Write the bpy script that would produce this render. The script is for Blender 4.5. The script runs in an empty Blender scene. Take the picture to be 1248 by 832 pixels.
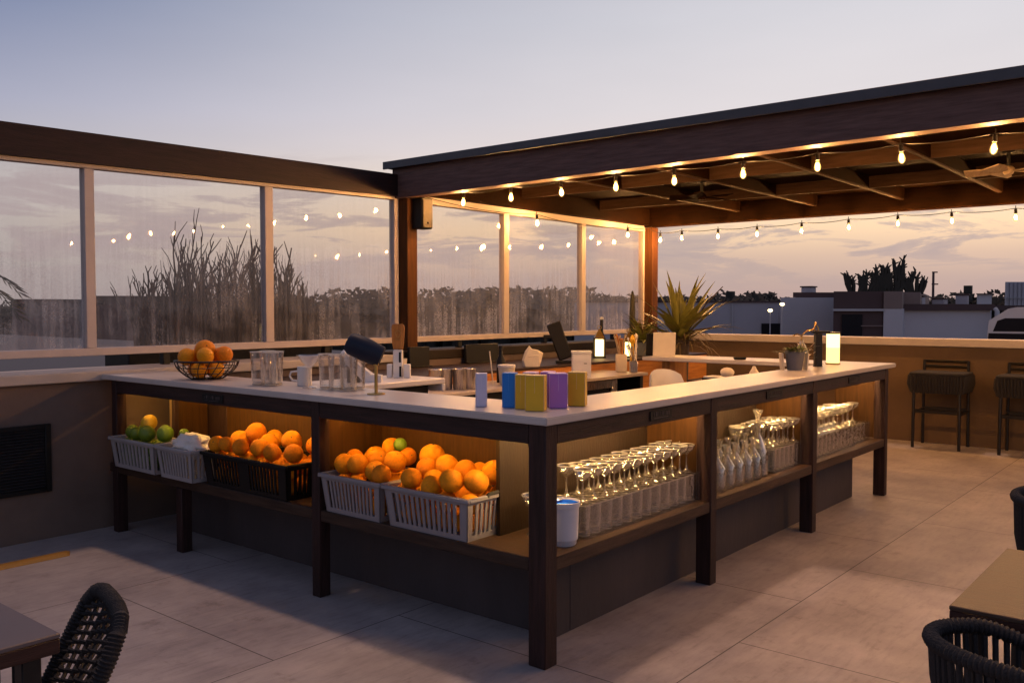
import bpy, bmesh, math, random
from mathutils import Vector, Matrix, noise
random.seed(7)
R=math.radians; PI=math.pi
S=bpy.context.scene; COL=S.collection

# ------------------------------------------------------------------ helpers
class MB:
    def __init__(s): s.v=[]; s.f=[]
    def add(s,vs,fs):
        o=len(s.v); s.v+= [tuple(p) for p in vs]; s.f+=[tuple(i+o for i in f) for f in fs]; return s
    def box(s,x0,x1,y0,y1,z0,z1,b=0.004,M=None):
        b=min(b,abs(x1-x0)*.3,abs(y1-y0)*.3,abs(z1-z0)*.3)
        bm=bmesh.new(); bmesh.ops.create_cube(bm,size=1)
        for v in bm.verts:
            v.co=Vector(((x0+x1)/2+v.co.x*(x1-x0),(y0+y1)/2+v.co.y*(y1-y0),(z0+z1)/2+v.co.z*(z1-z0)))
        if b>0: bmesh.ops.bevel(bm,geom=bm.edges[:],offset=b,segments=1,affect='EDGES')
        return s.frombm(bm,M)
    def frombm(s,bm,M=None):
        bm.verts.ensure_lookup_table(); bm.verts.index_update()
        vs=[(M@v.co if M else v.co.copy()) for v in bm.verts]; fs=[[v.index for v in f.verts] for f in bm.faces]
        bm.free(); return s.add(vs,fs)
    def hexa(s,p):   # 8 points bottom4 top4
        return s.add(p,[(3,2,1,0),(4,5,6,7),(0,1,5,4),(1,2,6,5),(2,3,7,6),(3,0,4,7)])
    def prism(s,poly,z0,z1):
        n=len(poly); vs=[(x,y,z0) for x,y in poly]+[(x,y,z1) for x,y in poly]
        return s.add(vs,[tuple(range(n-1,-1,-1)),tuple(range(n,2*n))]+[(i,(i+1)%n,n+(i+1)%n,n+i) for i in range(n)])
    def lathe(s,prof,c=(0,0,0),seg=20,M=None,rib=0,nrib=0):
        vs=[];fs=[];n=len(prof)
        for r,z in prof:
            for k in range(seg):
                a=2*PI*k/seg; rr=r*(1+ (rib*math.cos(a*nrib) if rib else 0)); p=Vector((rr*math.cos(a),rr*math.sin(a),z))
                if M: p=M@p
                vs.append((p.x+c[0],p.y+c[1],p.z+c[2]))
        for i in range(n-1):
            for k in range(seg):
                fs.append((i*seg+k,i*seg+(k+1)%seg,(i+1)*seg+(k+1)%seg,(i+1)*seg+k))
        if prof[0][0]>1e-5: fs.append(tuple(range(seg-1,-1,-1)))
        if prof[-1][0]>1e-5: fs.append(tuple((n-1)*seg+k for k in range(seg)))
        return s.add(vs,fs)
    def tube(s,path,r,seg=8,closed=False):
        P=[Vector(p) for p in path]; n=len(P); rr=r if isinstance(r,(list,tuple)) else [r]*n
        vs=[];fs=[];up=None
        for i in range(n):
            a=P[(i-1)%n] if (closed or i>0) else P[i]; b=P[(i+1)%n] if (closed or i<n-1) else P[i]
            t=(b-a).normalized()
            if up is None:
                up=Vector((0,0,1)) if abs(t.z)<.9 else Vector((1,0,0))
            u=(up-t*up.dot(t)).normalized(); w=t.cross(u); up=u
            for k in range(seg):
                q=2*PI*k/seg; vs.append(P[i]+(u*math.cos(q)+w*math.sin(q))*rr[i])
        m=n if closed else n-1
        for i in range(m):
            j=(i+1)%n
            for k in range(seg): fs.append((i*seg+k,i*seg+(k+1)%seg,j*seg+(k+1)%seg,j*seg+k))
        if not closed:
            fs.append(tuple(range(seg-1,-1,-1))); fs.append(tuple((n-1)*seg+k for k in range(seg)))
        return s.add(vs,fs)
    def sphere(s,c,r,sub=2,sc=(1,1,1)):
        bm=bmesh.new(); bmesh.ops.create_icosphere(bm,subdivisions=sub,radius=r)
        for v in bm.verts: v.co=Vector((v.co.x*sc[0]+c[0],v.co.y*sc[1]+c[1],v.co.z*sc[2]+c[2]))
        return s.frombm(bm)
    def mesh(s,name,mat,smooth=.7):
        me=bpy.data.meshes.new(name); me.from_pydata(s.v,[],s.f); me.validate(); me.update()
        if mat: me.materials.append(mat)
        if smooth:
            me.polygons.foreach_set('use_smooth',[True]*len(me.polygons)); me.set_sharp_from_angle(angle=smooth)
        return me
    def obj(s,name,mat,parent=None,smooth=.7):
        return link(name,s.mesh(name,mat,smooth),parent)
def link(name,me,parent=None,loc=None,rz=None):
    o=bpy.data.objects.new(name,me); COL.objects.link(o)
    if parent: o.parent=parent
    if loc: o.location=loc
    if rz is not None: o.rotation_euler=(0,0,rz)
    return o
def tag(o,label=None,cat=None,group=None,kind=None):
    if label: o['label']=label
    if cat: o['category']=cat
    if group: o['group']=group
    if kind: o['kind']=kind
    return o
def thing(name,loc,label,cat,group=None,rz=0):
    o=bpy.data.objects.new(name,None); COL.objects.link(o); o.location=loc; o.rotation_euler=(0,0,rz); o.empty_display_size=.1
    return tag(o,label,cat,group)
def dup(o,parent=None,loc=None,rz=None,label=None,group=None):
    c=o.copy(); COL.objects.link(c)
    if parent: c.parent=parent
    if loc is not None: c.location=loc
    if rz is not None: c.rotation_euler=(0,0,rz)
    if label: c['label']=label
    if group: c['group']=group
    for ch in [x for x in COL.objects if x.parent==o]: dup(ch,c)
    return c
def Txyz(x,y,z,rz=0,rx=0,ry=0): return Matrix.Translation((x,y,z))@Matrix.Rotation(rz,4,'Z')@Matrix.Rotation(ry,4,'Y')@Matrix.Rotation(rx,4,'X')

# ------------------------------------------------------------------ materials
def newmat(name):
    m=bpy.data.materials.new(name); m.use_nodes=True; nt=m.node_tree; nt.nodes.clear()
    o=nt.nodes.new('ShaderNodeOutputMaterial'); return m,nt,o
def N(nt,t,**k):
    n=nt.nodes.new(t)
    for a,b in k.items():
        if a in ('operation','blend_type','data_type','noise_dimensions','interpolation_type','offset','offset_frequency','feature'): setattr(n,a,b)
        else: n.inputs[a].default_value=b
    return n
def ramp(nt,stops,fac=None):
    r=nt.nodes.new('ShaderNodeValToRGB'); e=r.color_ramp.elements
    while len(e)<len(stops): e.new(.5)
    for i,(p,c) in enumerate(stops): e[i].position=p; e[i].color=(*c,1) if len(c)==3 else c
    if fac is not None: nt.links.new(fac,r.inputs[0])
    return r
def pbr(name,col,rough=.6,metal=0,var=.25,scale=6,stretch=(1,1,1),bump=.15,bscale=None,col2=None,rvar=.1,rand=0,spec=.5,detail=6):
    m,nt,o=newmat(name); L=nt.links.new
    p=N(nt,'ShaderNodeBsdfPrincipled',Metallic=metal); p.inputs['Specular IOR Level'].default_value=spec
    tc=N(nt,'ShaderNodeTexCoord'); mp=N(nt,'ShaderNodeMapping'); mp.inputs['Scale'].default_value=stretch; L(tc.outputs['Object'],mp.inputs[0])
    src=mp.outputs[0]
    if rand:
        oi=N(nt,'ShaderNodeObjectInfo'); ad=N(nt,'ShaderNodeVectorMath',operation='ADD'); mu=N(nt,'ShaderNodeVectorMath',operation='SCALE')
        cb=N(nt,'ShaderNodeCombineXYZ'); 
        for i in range(3): L(oi.outputs['Random'],cb.inputs[i])
        L(cb.outputs[0],mu.inputs[0]); mu.inputs['Scale'].default_value=37.; L(src,ad.inputs[0]); L(mu.outputs[0],ad.inputs[1]); src=ad.outputs[0]
    n=N(nt,'ShaderNodeTexNoise',Scale=scale,Detail=detail,Roughness=.6); L(src,n.inputs['Vector'])
    c2=col2 or tuple(c*(1-var) for c in col); c1=tuple(min(1,c*(1+var*.6)) for c in col)
    rp=ramp(nt,[(.3,c2),(.7,c1)],n.outputs['Fac']); out=rp.outputs[0]
    if rand:
        hs=N(nt,'ShaderNodeHueSaturation'); ma=N(nt,'ShaderNodeMapRange'); ma.inputs[3].default_value=1-rand; ma.inputs[4].default_value=1+rand*.6
        L(oi.outputs['Random'],ma.inputs[0]); L(ma.outputs[0],hs.inputs['Value'])
        mb=N(nt,'ShaderNodeMapRange'); mb.inputs[3].default_value=.5-rand*.10; mb.inputs[4].default_value=.5+rand*.08
        L(oi.outputs['Random'],mb.inputs[0]); L(mb.outputs[0],hs.inputs['Hue']); L(out,hs.inputs['Color']); out=hs.outputs[0]
    L(out,p.inputs['Base Color'])
    mr=N(nt,'ShaderNodeMapRange'); mr.inputs[3].default_value=max(.02,rough-rvar); mr.inputs[4].default_value=min(1,rough+rvar); L(n.outputs['Fac'],mr.inputs[0]); L(mr.outputs[0],p.inputs['Roughness'])
    if bump:
        n2=N(nt,'ShaderNodeTexNoise',Scale=bscale or scale*5,Detail=4); L(src,n2.inputs['Vector'])
        b=N(nt,'ShaderNodeBump',Strength=bump,Distance=.01); L(n2.outputs['Fac'],b.inputs['Height']); L(b.outputs[0],p.inputs['Normal'])
    L(p.outputs[0],o.inputs[0]); return m
def wood(name,c1,c2,axis='x',rough=.5,scale=1,spec=.22):
    st={'x':(1.2,14,14),'y':(14,1.2,14),'z':(14,14,1.2)}[axis]
    return pbr(name,c1,rough,0,.3,3*scale,st,.25,18*scale,col2=c2,detail=8,spec=spec)
def emit(name,col,s):
    m,nt,o=newmat(name); e=N(nt,'ShaderNodeEmission',Strength=s); e.inputs[0].default_value=(*col,1); nt.links.new(e.outputs[0],o.inputs[0]); return m
def glass(name,tint=(.93,.93,.92),blend=.18,gcol=(1,1,1),rough=.03,body=0,bodycol=(.8,.8,.8)):
    m,nt,o=newmat(name); L=nt.links.new
    t=N(nt,'ShaderNodeBsdfTransparent'); t.inputs[0].default_value=(*tint,1)
    g=N(nt,'ShaderNodeBsdfGlossy',Roughness=rough); g.inputs[0].default_value=(*gcol,1)
    lw=N(nt,'ShaderNodeLayerWeight',Blend=blend)
    tc=N(nt,'ShaderNodeTexCoord'); n=N(nt,'ShaderNodeTexNoise',Scale=22.,Detail=2.); L(tc.outputs['Object'],n.inputs['Vector'])
    b=N(nt,'ShaderNodeBump',Strength=.35,Distance=.01); L(n.outputs['Fac'],b.inputs['Height']); L(b.outputs[0],g.inputs['Normal'])
    mx=N(nt,'ShaderNodeMixShader'); L(lw.outputs['Facing'],mx.inputs[0]); 
    base=t.outputs[0]
    if body:
        d=N(nt,'ShaderNodeBsdfTranslucent'); d.inputs[0].default_value=(*bodycol,1); d2=N(nt,'ShaderNodeBsdfDiffuse'); d2.inputs[0].default_value=(*bodycol,1)
        m0=N(nt,'ShaderNodeMixShader',Fac=.5); L(d.outputs[0],m0.inputs[1]); L(d2.outputs[0],m0.inputs[2])
        m1=N(nt,'ShaderNodeMixShader',Fac=body); L(t.outputs[0],m1.inputs[1]); L(m0.outputs[0],m1.inputs[2]); base=m1.outputs[0]
    L(base,mx.inputs[1]); L(g.outputs[0],mx.inputs[2]); L(mx.outputs[0],o.inputs[0]); return m
def window_glass():
    m,nt,o=newmat('misted_glass'); L=nt.links.new
    tc=N(nt,'ShaderNodeTexCoord'); sp=N(nt,'ShaderNodeSeparateXYZ'); L(tc.outputs['Object'],sp.inputs[0])
    # vertical runs: strong stretch in z
    mp=N(nt,'ShaderNodeMapping'); mp.inputs['Scale'].default_value=(30,30,1.1); L(tc.outputs['Object'],mp.inputs[0])
    n1=N(nt,'ShaderNodeTexNoise',Scale=1.,Detail=5.,Roughness=.65); L(mp.outputs[0],n1.inputs['Vector'])
    r1=ramp(nt,[(.44,(0,0,0)),(.56,(1,1,1))],n1.outputs['Fac'])
    # droplets
    n2=N(nt,'ShaderNodeTexNoise',Scale=70.,Detail=3.,Roughness=.6); L(tc.outputs['Object'],n2.inputs['Vector'])
    r2=ramp(nt,[(.47,(0,0,0)),(.56,(1,1,1))],n2.outputs['Fac'])
    # large patches
    n3=N(nt,'ShaderNodeTexNoise',Scale=2.3,Detail=4.); L(tc.outputs['Object'],n3.inputs['Vector'])
    r3=ramp(nt,[(.36,(.12,.12,.12)),(.62,(1,1,1))],n3.outputs['Fac'])
    zr=N(nt,'ShaderNodeMapRange'); zr.inputs[1].default_value=2.2; zr.inputs[2].default_value=1.45; zr.inputs[3].default_value=.04; zr.inputs[4].default_value=1.
    L(sp.outputs[2],zr.inputs[0])
    a=N(nt,'ShaderNodeMath',operation='MULTIPLY'); L(r1.outputs[0],a.inputs[0]); a.inputs[1].default_value=.45
    b=N(nt,'ShaderNodeMath',operation='MULTIPLY'); L(r2.outputs[0],b.inputs[0]); b.inputs[1].default_value=.30
    c=N(nt,'ShaderNodeMath',operation='ADD'); L(a.outputs[0],c.inputs[0]); L(b.outputs[0],c.inputs[1])
    d=N(nt,'ShaderNodeMath',operation='MULTIPLY'); L(c.outputs[0],d.inputs[0]); L(zr.outputs[0],d.inputs[1])
    e=N(nt,'ShaderNodeMath',operation='MULTIPLY'); L(d.outputs[0],e.inputs[0]); L(r3.outputs[0],e.inputs[1])
    f=N(nt,'ShaderNodeMath',operation='MULTIPLY_ADD'); L(e.outputs[0],f.inputs[0]); f.inputs[1].default_value=.66; f.inputs[2].default_value=.05
    t=N(nt,'ShaderNodeBsdfTransparent'); t.inputs[0].default_value=(.97,.96,.955,1)
    tl=N(nt,'ShaderNodeBsdfTranslucent'); tl.inputs[0].default_value=(.8,.78,.78,1)
    df=N(nt,'ShaderNodeBsdfDiffuse'); df.inputs[0].default_value=(.75,.73,.72,1)
    mm=N(nt,'ShaderNodeMixShader',Fac=.35); L(tl.outputs[0],mm.inputs[1]); L(df.outputs[0],mm.inputs[2])
    m1=N(nt,'ShaderNodeMixShader'); L(f.outputs[0],m1.inputs[0]); L(t.outputs[0],m1.inputs[1]); L(mm.outputs[0],m1.inputs[2])
    g=N(nt,'ShaderNodeBsdfGlossy',Roughness=.012); 
    n4=N(nt,'ShaderNodeTexNoise',Scale=3.,Detail=1.); L(tc.outputs['Object'],n4.inputs['Vector']); bp=N(nt,'ShaderNodeBump',Strength=.10,Distance=.03); L(n4.outputs['Fac'],bp.inputs['Height']); L(bp.outputs[0],g.inputs['Normal'])
    lw=N(nt,'ShaderNodeLayerWeight',Blend=.5); pw=N(nt,'ShaderNodeMath',operation='POWER'); L(lw.outputs['Facing'],pw.inputs[0]); pw.inputs[1].default_value=4.
    fr=N(nt,'ShaderNodeMath',operation='MULTIPLY_ADD'); L(pw.outputs[0],fr.inputs[0]); fr.inputs[1].default_value=.9; fr.inputs[2].default_value=.022
    m2=N(nt,'ShaderNodeMixShader'); L(fr.outputs[0],m2.inputs[0]); L(m1.outputs[0],m2.inputs[1]); L(g.outputs[0],m2.inputs[2]); L(m2.outputs[0],o.inputs[0]); return m
def floor_mat():
    m,nt,o=newmat('floor_tile'); L=nt.links.new
    tc=N(nt,'ShaderNodeTexCoord'); mp=N(nt,'ShaderNodeMapping'); mp.inputs['Location'].default_value=(-3.18+1.55*4,-3.385+1.535*6,0); L(tc.outputs['Object'],mp.inputs[0])
    br=nt.nodes.new('ShaderNodeTexBrick'); br.offset=.5; br.offset_frequency=2
    for k,v in (('Scale',1.),('Mortar Size',.0035),('Mortar Smooth',.3),('Bias',0.),('Brick Width',1.55),('Row Height',1.535)): br.inputs[k].default_value=v
    br.inputs['Color1'].default_value=(.375,.335,.322,1); br.inputs['Color2'].default_value=(.41,.365,.35,1); br.inputs['Mortar'].default_value=(.07,.06,.06,1)
    L(mp.outputs[0],br.inputs['Vector'])
    n=N(nt,'ShaderNodeTexNoise',Scale=1.7,Detail=8.,Roughness=.65); L(tc.outputs['Object'],n.inputs['Vector'])
    mp2=N(nt,'ShaderNodeMapping'); mp2.inputs['Scale'].default_value=(1.3,7,1); mp2.inputs['Rotation'].default_value=(0,0,.5); L(tc.outputs['Object'],mp2.inputs[0])
    n2=N(nt,'ShaderNodeTexNoise',Scale=4.,Detail=6.,Roughness=.7); L(mp2.outputs[0],n2.inputs['Vector'])
    r=ramp(nt,[(.3,(.62,.60,.62)),(.7,(1.12,1.1,1.08))],n.outputs['Fac']); r2=ramp(nt,[(.28,(.74,.73,.73)),(.5,(1,1,1)),(.74,(1.12,1.11,1.10))],n2.outputs['Fac'])
    x=nt.nodes.new('ShaderNodeMix'); x.data_type='RGBA'; x.blend_type='MULTIPLY'; x.inputs[0].default_value=1; L(br.outputs[0],x.inputs[6]); L(r.outputs[0],x.inputs[7])
    y=nt.nodes.new('ShaderNodeMix'); y.data_type='RGBA'; y.blend_type='MULTIPLY'; y.inputs[0].default_value=1; L(x.outputs[2],y.inputs[6]); L(r2.outputs[0],y.inputs[7])
    n5=N(nt,'ShaderNodeTexNoise',Scale=5.5,Detail=9.,Roughness=.75); L(tc.outputs['Object'],n5.inputs['Vector']); r5=ramp(nt,[(.33,(.66,.64,.63)),(.43,(1,1,1))],n5.outputs['Fac'])
    w=nt.nodes.new('ShaderNodeMix'); w.data_type='RGBA'; w.blend_type='MULTIPLY'; w.inputs[0].default_value=.8; L(y.outputs[2],w.inputs[6]); L(r5.outputs[0],w.inputs[7])
    p=N(nt,'ShaderNodeBsdfPrincipled'); L(w.outputs[2],p.inputs['Base Color'])
    rr=N(nt,'ShaderNodeMapRange'); rr.inputs[3].default_value=.38; rr.inputs[4].default_value=.68; L(n2.outputs['Fac'],rr.inputs[0]); L(rr.outputs[0],p.inputs['Roughness'])
    n3=N(nt,'ShaderNodeTexNoise',Scale=60.,Detail=4.); L(tc.outputs['Object'],n3.inputs['Vector'])
    s=N(nt,'ShaderNodeMath',operation='MULTIPLY_ADD'); L(br.outputs['Fac'],s.inputs[0]); s.inputs[1].default_value=-1.5; L(n3.outputs['Fac'],s.inputs[2])
    b=N(nt,'ShaderNodeBump',Strength=.25,Distance=.004); L(s.outputs[0],b.inputs['Height']); L(b.outputs[0],p.inputs['Normal'])
    L(p.outputs[0],o.inputs[0]); return m

def bulb_glass():
    m,nt,o=newmat('amber_bulb_glass'); L=nt.links.new
    t=N(nt,'ShaderNodeBsdfTransparent'); t.inputs[0].default_value=(1,.93,.78,1); e=N(nt,'ShaderNodeEmission',Strength=2.2); e.inputs[0].default_value=(1,.60,.17,1)
    mx=N(nt,'ShaderNodeMixShader',Fac=.5); L(t.outputs[0],mx.inputs[1]); L(e.outputs[0],mx.inputs[2])
    g=N(nt,'ShaderNodeBsdfGlossy',Roughness=.05); m2=N(nt,'ShaderNodeMixShader',Fac=.06); L(mx.outputs[0],m2.inputs[1]); L(g.outputs[0],m2.inputs[2]); L(m2.outputs[0],o.inputs[0]); return m
M={}
M['floor']=floor_mat()
M['plaster']=pbr('wall_plaster',(.15,.105,.084),.8,0,.28,1.6,bump=.25,bscale=30)
M['plaster_warm']=pbr('wall_render',(.13,.08,.04),.8,0,.3,1.4,bump=.25,bscale=26)
M['coping']=pbr('coping_stone',(.46,.41,.38),.55,0,.14,3,bump=.1)
M['darkx']=wood('dark_timber_x',(.042,.021,.019),(.016,.009,.008),'x',.5)
M['darky']=wood('dark_timber_y',(.042,.021,.019),(.016,.009,.008),'y',.5)
M['fascia']=wood('fascia_timber',(.135,.082,.074),(.085,.05,.046),'y',.6)
M['beamleft']=wood('beam_timber',(.032,.0165,.0155),(.014,.008,.008),'x',.6)
M['darkz']=wood('dark_timber_z',(.042,.021,.019),(.016,.009,.008),'z',.5)
M['shelfx']=wood('shelf_timber_x',(.075,.043,.027),(.028,.016,.011),'x',.5)
M['shelfy']=wood('shelf_timber_y',(.06,.035,.023),(.024,.014,.010),'y',.5)
M['panel']=wood('oak_panel',(.062,.026,.006),(.034,.0135,.003),'z',.55)
M['panel2']=wood('oak_panel_brown',(.022,.0125,.007),(.012,.007,.004),'z',.55)
M['board']=pbr('pale_board',(.5,.36,.17),.7,0,.12,5,bump=.05)
M['orangewood']=wood('orange_wood',(.5,.21,.05),(.34,.13,.03),'x',.45)
M['orangewoodz']=wood('orange_wood_z',(.5,.21,.05),(.34,.13,.03),'z',.45)
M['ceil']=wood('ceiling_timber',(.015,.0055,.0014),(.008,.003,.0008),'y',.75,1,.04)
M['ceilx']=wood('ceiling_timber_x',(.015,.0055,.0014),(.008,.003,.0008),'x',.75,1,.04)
M['rafter']=wood('rafter_lit_timber',(.055,.03,.018),(.036,.019,.011),'x',.7,1,.08)  # lighter tone that paints bulb light onto the rafter undersides
M['rafterx']=wood('purlin_timber',(.055,.03,.018),(.036,.019,.011),'y',.7,1,.08)
M['post']=wood('post_timber',(.09,.036,.012),(.05,.02,.007),'z',.6,1,.1)
M['capmetal']=pbr('cap_metal',(.07,.07,.08),.45,.6,.2,5,bump=.03)
M['top']=pbr('stone_top',(.52,.475,.455),.33,0,.10,4,bump=.02,rvar=.07)
M['topwood']=pbr('bar_back_top',(.55,.45,.36),.35,0,.15,4,bump=.03)
M['plinth']=pbr('plinth_render',(.062,.047,.047),.75,0,.3,2.5,(1,1,.4),bump=.3,bscale=25)
M['frame']=pbr('window_frame_paint',(.50,.43,.405),.5,0,.1,4,bump=.04)
M['glasswin']=window_glass()
M['black']=pbr('black_plastic',(.007,.0065,.0065),.5,0,.2,10,bump=.03,spec=.3)
M['blackmetal']=pbr('black_metal',(.02,.018,.017),.42,.5,.3,12,bump=.04)
M['cable']=pbr('cable_rubber',(.015,.012,.01),.6,0,.1,10,bump=0)
M['bulb']=emit('bulb_filament',(1,.50,.18),7400)
M['bulbglass']=bulb_glass()
M['brass']=pbr('brass',(.55,.36,.12),.3,1,.2,15,bump=.03)
M['steel']=pbr('brushed_steel',(.55,.52,.5),.28,1,.15,8,(40,40,1),bump=.03)
M['white']=pbr('white_plastic',(.72,.69,.67),.4,0,.05,6,bump=.02)
M['cream']=pbr('cream_plastic',(.72,.62,.47),.5,0,.06,6,bump=.02)
M['paper']=pbr('paper',(.74,.66,.52),.75,0,.06,9,bump=.1)
M['navy']=pbr('navy_enamel',(.007,.011,.028),.5,0,.2,8,bump=.04,spec=.3)
M['blue']=pbr('blue_card',(.01,.20,.68),.5,0,.08,8,bump=.03)
M['yellow']=pbr('yellow_card',(.78,.45,.015),.5,0,.08,8,bump=.03)
M['purple']=pbr('purple_card',(.42,.17,.60),.5,0,.08,8,bump=.03)
M['lilac']=pbr('lilac_card',(.66,.62,.80),.5,0,.06,8,bump=.03)
M['pink']=pbr('pink_card',(.66,.42,.66),.5,0,.06,8,bump=.03)
M['orange']=pbr('orange_peel',(.92,.305,.007),.42,0,.18,5,bump=.5,bscale=70,rand=.09,spec=.2)
M['lemon']=pbr('lemon_peel',(.72,.42,.015),.42,0,.15,7,bump=.3,bscale=90,rand=.08)
M['lime']=pbr('lime_peel',(.15,.24,.012),.4,0,.3,6,bump=.25,bscale=80,rand=.14)
M['stem']=pbr('fruit_stem',(.10,.09,.02),.7,0,.2,20,bump=.1)
M['greyplastic']=pbr('grey_crate_plastic',(.25,.23,.245),.5,0,.08,6,bump=.03)
M['whiteplastic']=pbr('white_crate_plastic',(.34,.32,.33),.5,0,.08,6,bump=.03)
M['cloth']=pbr('white_cloth',(.74,.69,.64),.85,0,.06,12,bump=.3)
M['bucketblue']=pbr('bucket_blue',(.03,.20,.95),.8,0,.06,8,bump=.02,spec=.05)
M['bucketwhite']=pbr('bucket_white',(.62,.61,.66),.38,0,.05,5,bump=.02)
M['led']=emit('led_strip_glow',(1,.52,.11),120)
M['led2']=emit('led_strip_pale',(1,.60,.24),330)
M['glassware']=glass('clear_glass',(.95,.94,.93),.42,(1,.96,.90),.05,.03,(.95,.92,.88))
M['ribglass']=glass('ribbed_glass',(.93,.91,.88),.45,(1,.95,.86),.1,.22,(.95,.86,.70))
M['rimglint']=glass('painted_rim_glint',(.95,.92,.88),.4,(1,.95,.86),.08,.6,(.95,.88,.76))  # milky pale tone, highlights painted onto glass rims and bases
M['acrylic']=glass('clear_acrylic',(.95,.95,.95),.10,(1,1,1),.08,.02,(.8,.8,.8))
M['candle']=emit('candle_glow',(1,.62,.22),2.3)
M['candletop']=emit('candle_glow_hot',(1,.68,.28),3.2)
M['lantern']=emit('lantern_glow',(1,.68,.26),4.5)
M['potgrey']=pbr('grey_pot',(.15,.15,.17),.7,0,.15,8,bump=.1)
M['soil']=pbr('soil',(.04,.03,.02),.9,0,.3,20,bump=.4)
M['leaf']=pbr('herb_leaf',(.10,.13,.03),.55,0,.4,14,bump=.1)
M['agave']=pbr('strap_leaf',(.24,.23,.045),.45,0,.35,5,(6,6,1.2),bump=.1)
M['agavedry']=pbr('dry_leaf',(.16,.11,.04),.65,0,.4,8,bump=.1)
M['cactus']=pbr('cactus_skin',(.05,.045,.02),.6,0,.3,12,bump=.2)
M['reed']=pbr('dry_stalk',(.018,.012,.012),.8,0,.4,10,bump=.1)
M['palm']=pbr('palm_leaf',(.035,.05,.02),.6,0,.35,8,bump=.05)
M['bark']=pbr('bark',(.07,.05,.035),.9,0,.4,14,bump=.4)
M['rope']=pbr('dark_rope',(.014,.012,.0135),.75,0,.35,60,bump=.5,bscale=140)
M['tabler']=wood('table_teak',(.085,.053,.037),(.045,.028,.02),'y',.45)
M['tablel']=pbr('table_slate',(.10,.078,.082),.5,0,.12,4,bump=.05)
M['tableedge']=wood('table_edge',(.05,.022,.016),(.03,.013,.01),'x',.5)
M['yellowstrip']=pbr('yellow_rubber',(.42,.20,.025),.6,0,.2,6,bump=.1)
M['fan']=wood('fan_blade',(.5,.38,.25),(.36,.26,.16),'x',.5)
M['bgrey']=pbr('far_render_grey',(.50,.49,.53),.85,0,.08,.4,bump=.05)
M['bgrey2']=pbr('far_render_slate',(.40,.39,.43),.85,0,.1,.4,bump=.05)
M['bbrown']=pbr('far_cladding_brown',(.075,.045,.045),.8,0,.15,.8,bump=.05)
M['btan']=pbr('far_block_tan',(.21,.155,.14),.8,0,.1,.8,bump=.05)
M['bdark']=pbr('far_dark_glass',(.012,.011,.014),.6,0,.1,1,bump=0,spec=.15)
M['bwhite']=pbr('far_white_trim',(.42,.42,.45),.6,0,.08,1,bump=0)
M['ground']=pbr('ground_dusk',(.06,.058,.055),.95,0,.4,.05,bump=0)
M['roofout']=pbr('outside_roof_membrane',(.062,.062,.072),.8,0,.15,.7,bump=.05)
M['treefar']=pbr('far_foliage',(.035,.033,.026),.9,0,.4,.6,bump=0)
M['vanpaint']=pbr('van_paint',(.50,.53,.58),.3,0,.05,2,bump=0)
M['streetglow']=emit('street_lamp_glow',(1,.74,.36),7)
M['speakerface']=pbr('speaker_grille',(.055,.045,.035),.6,.3,.2,80,bump=.3,bscale=260)

# ------------------------------------------------------------------ camera
cam=bpy.data.cameras.new('camera'); co=bpy.data.objects.new('camera',cam); COL.objects.link(co)
pitch,yaw=.0379,.689
fwd=Vector((math.cos(yaw)*math.cos(pitch),math.sin(yaw)*math.cos(pitch),-math.sin(pitch)))
co.location=(0,0,1.6); co.rotation_euler=fwd.to_track_quat('-Z','Y').to_euler()
cam.sensor_fit='HORIZONTAL'; cam.sensor_width=36; cam.lens=36*1090.7/1248; cam.clip_end=4000; cam.clip_start=.05
S.camera=co
FH=Vector((math.cos(yaw),math.sin(yaw),0)); RH=Vector((math.sin(yaw),-math.cos(yaw),0))
def FR(lat,dep,z=0): return FH*dep+RH*lat+Vector((0,0,z))   # camera-heading ground frame used only to lay the far street out

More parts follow.
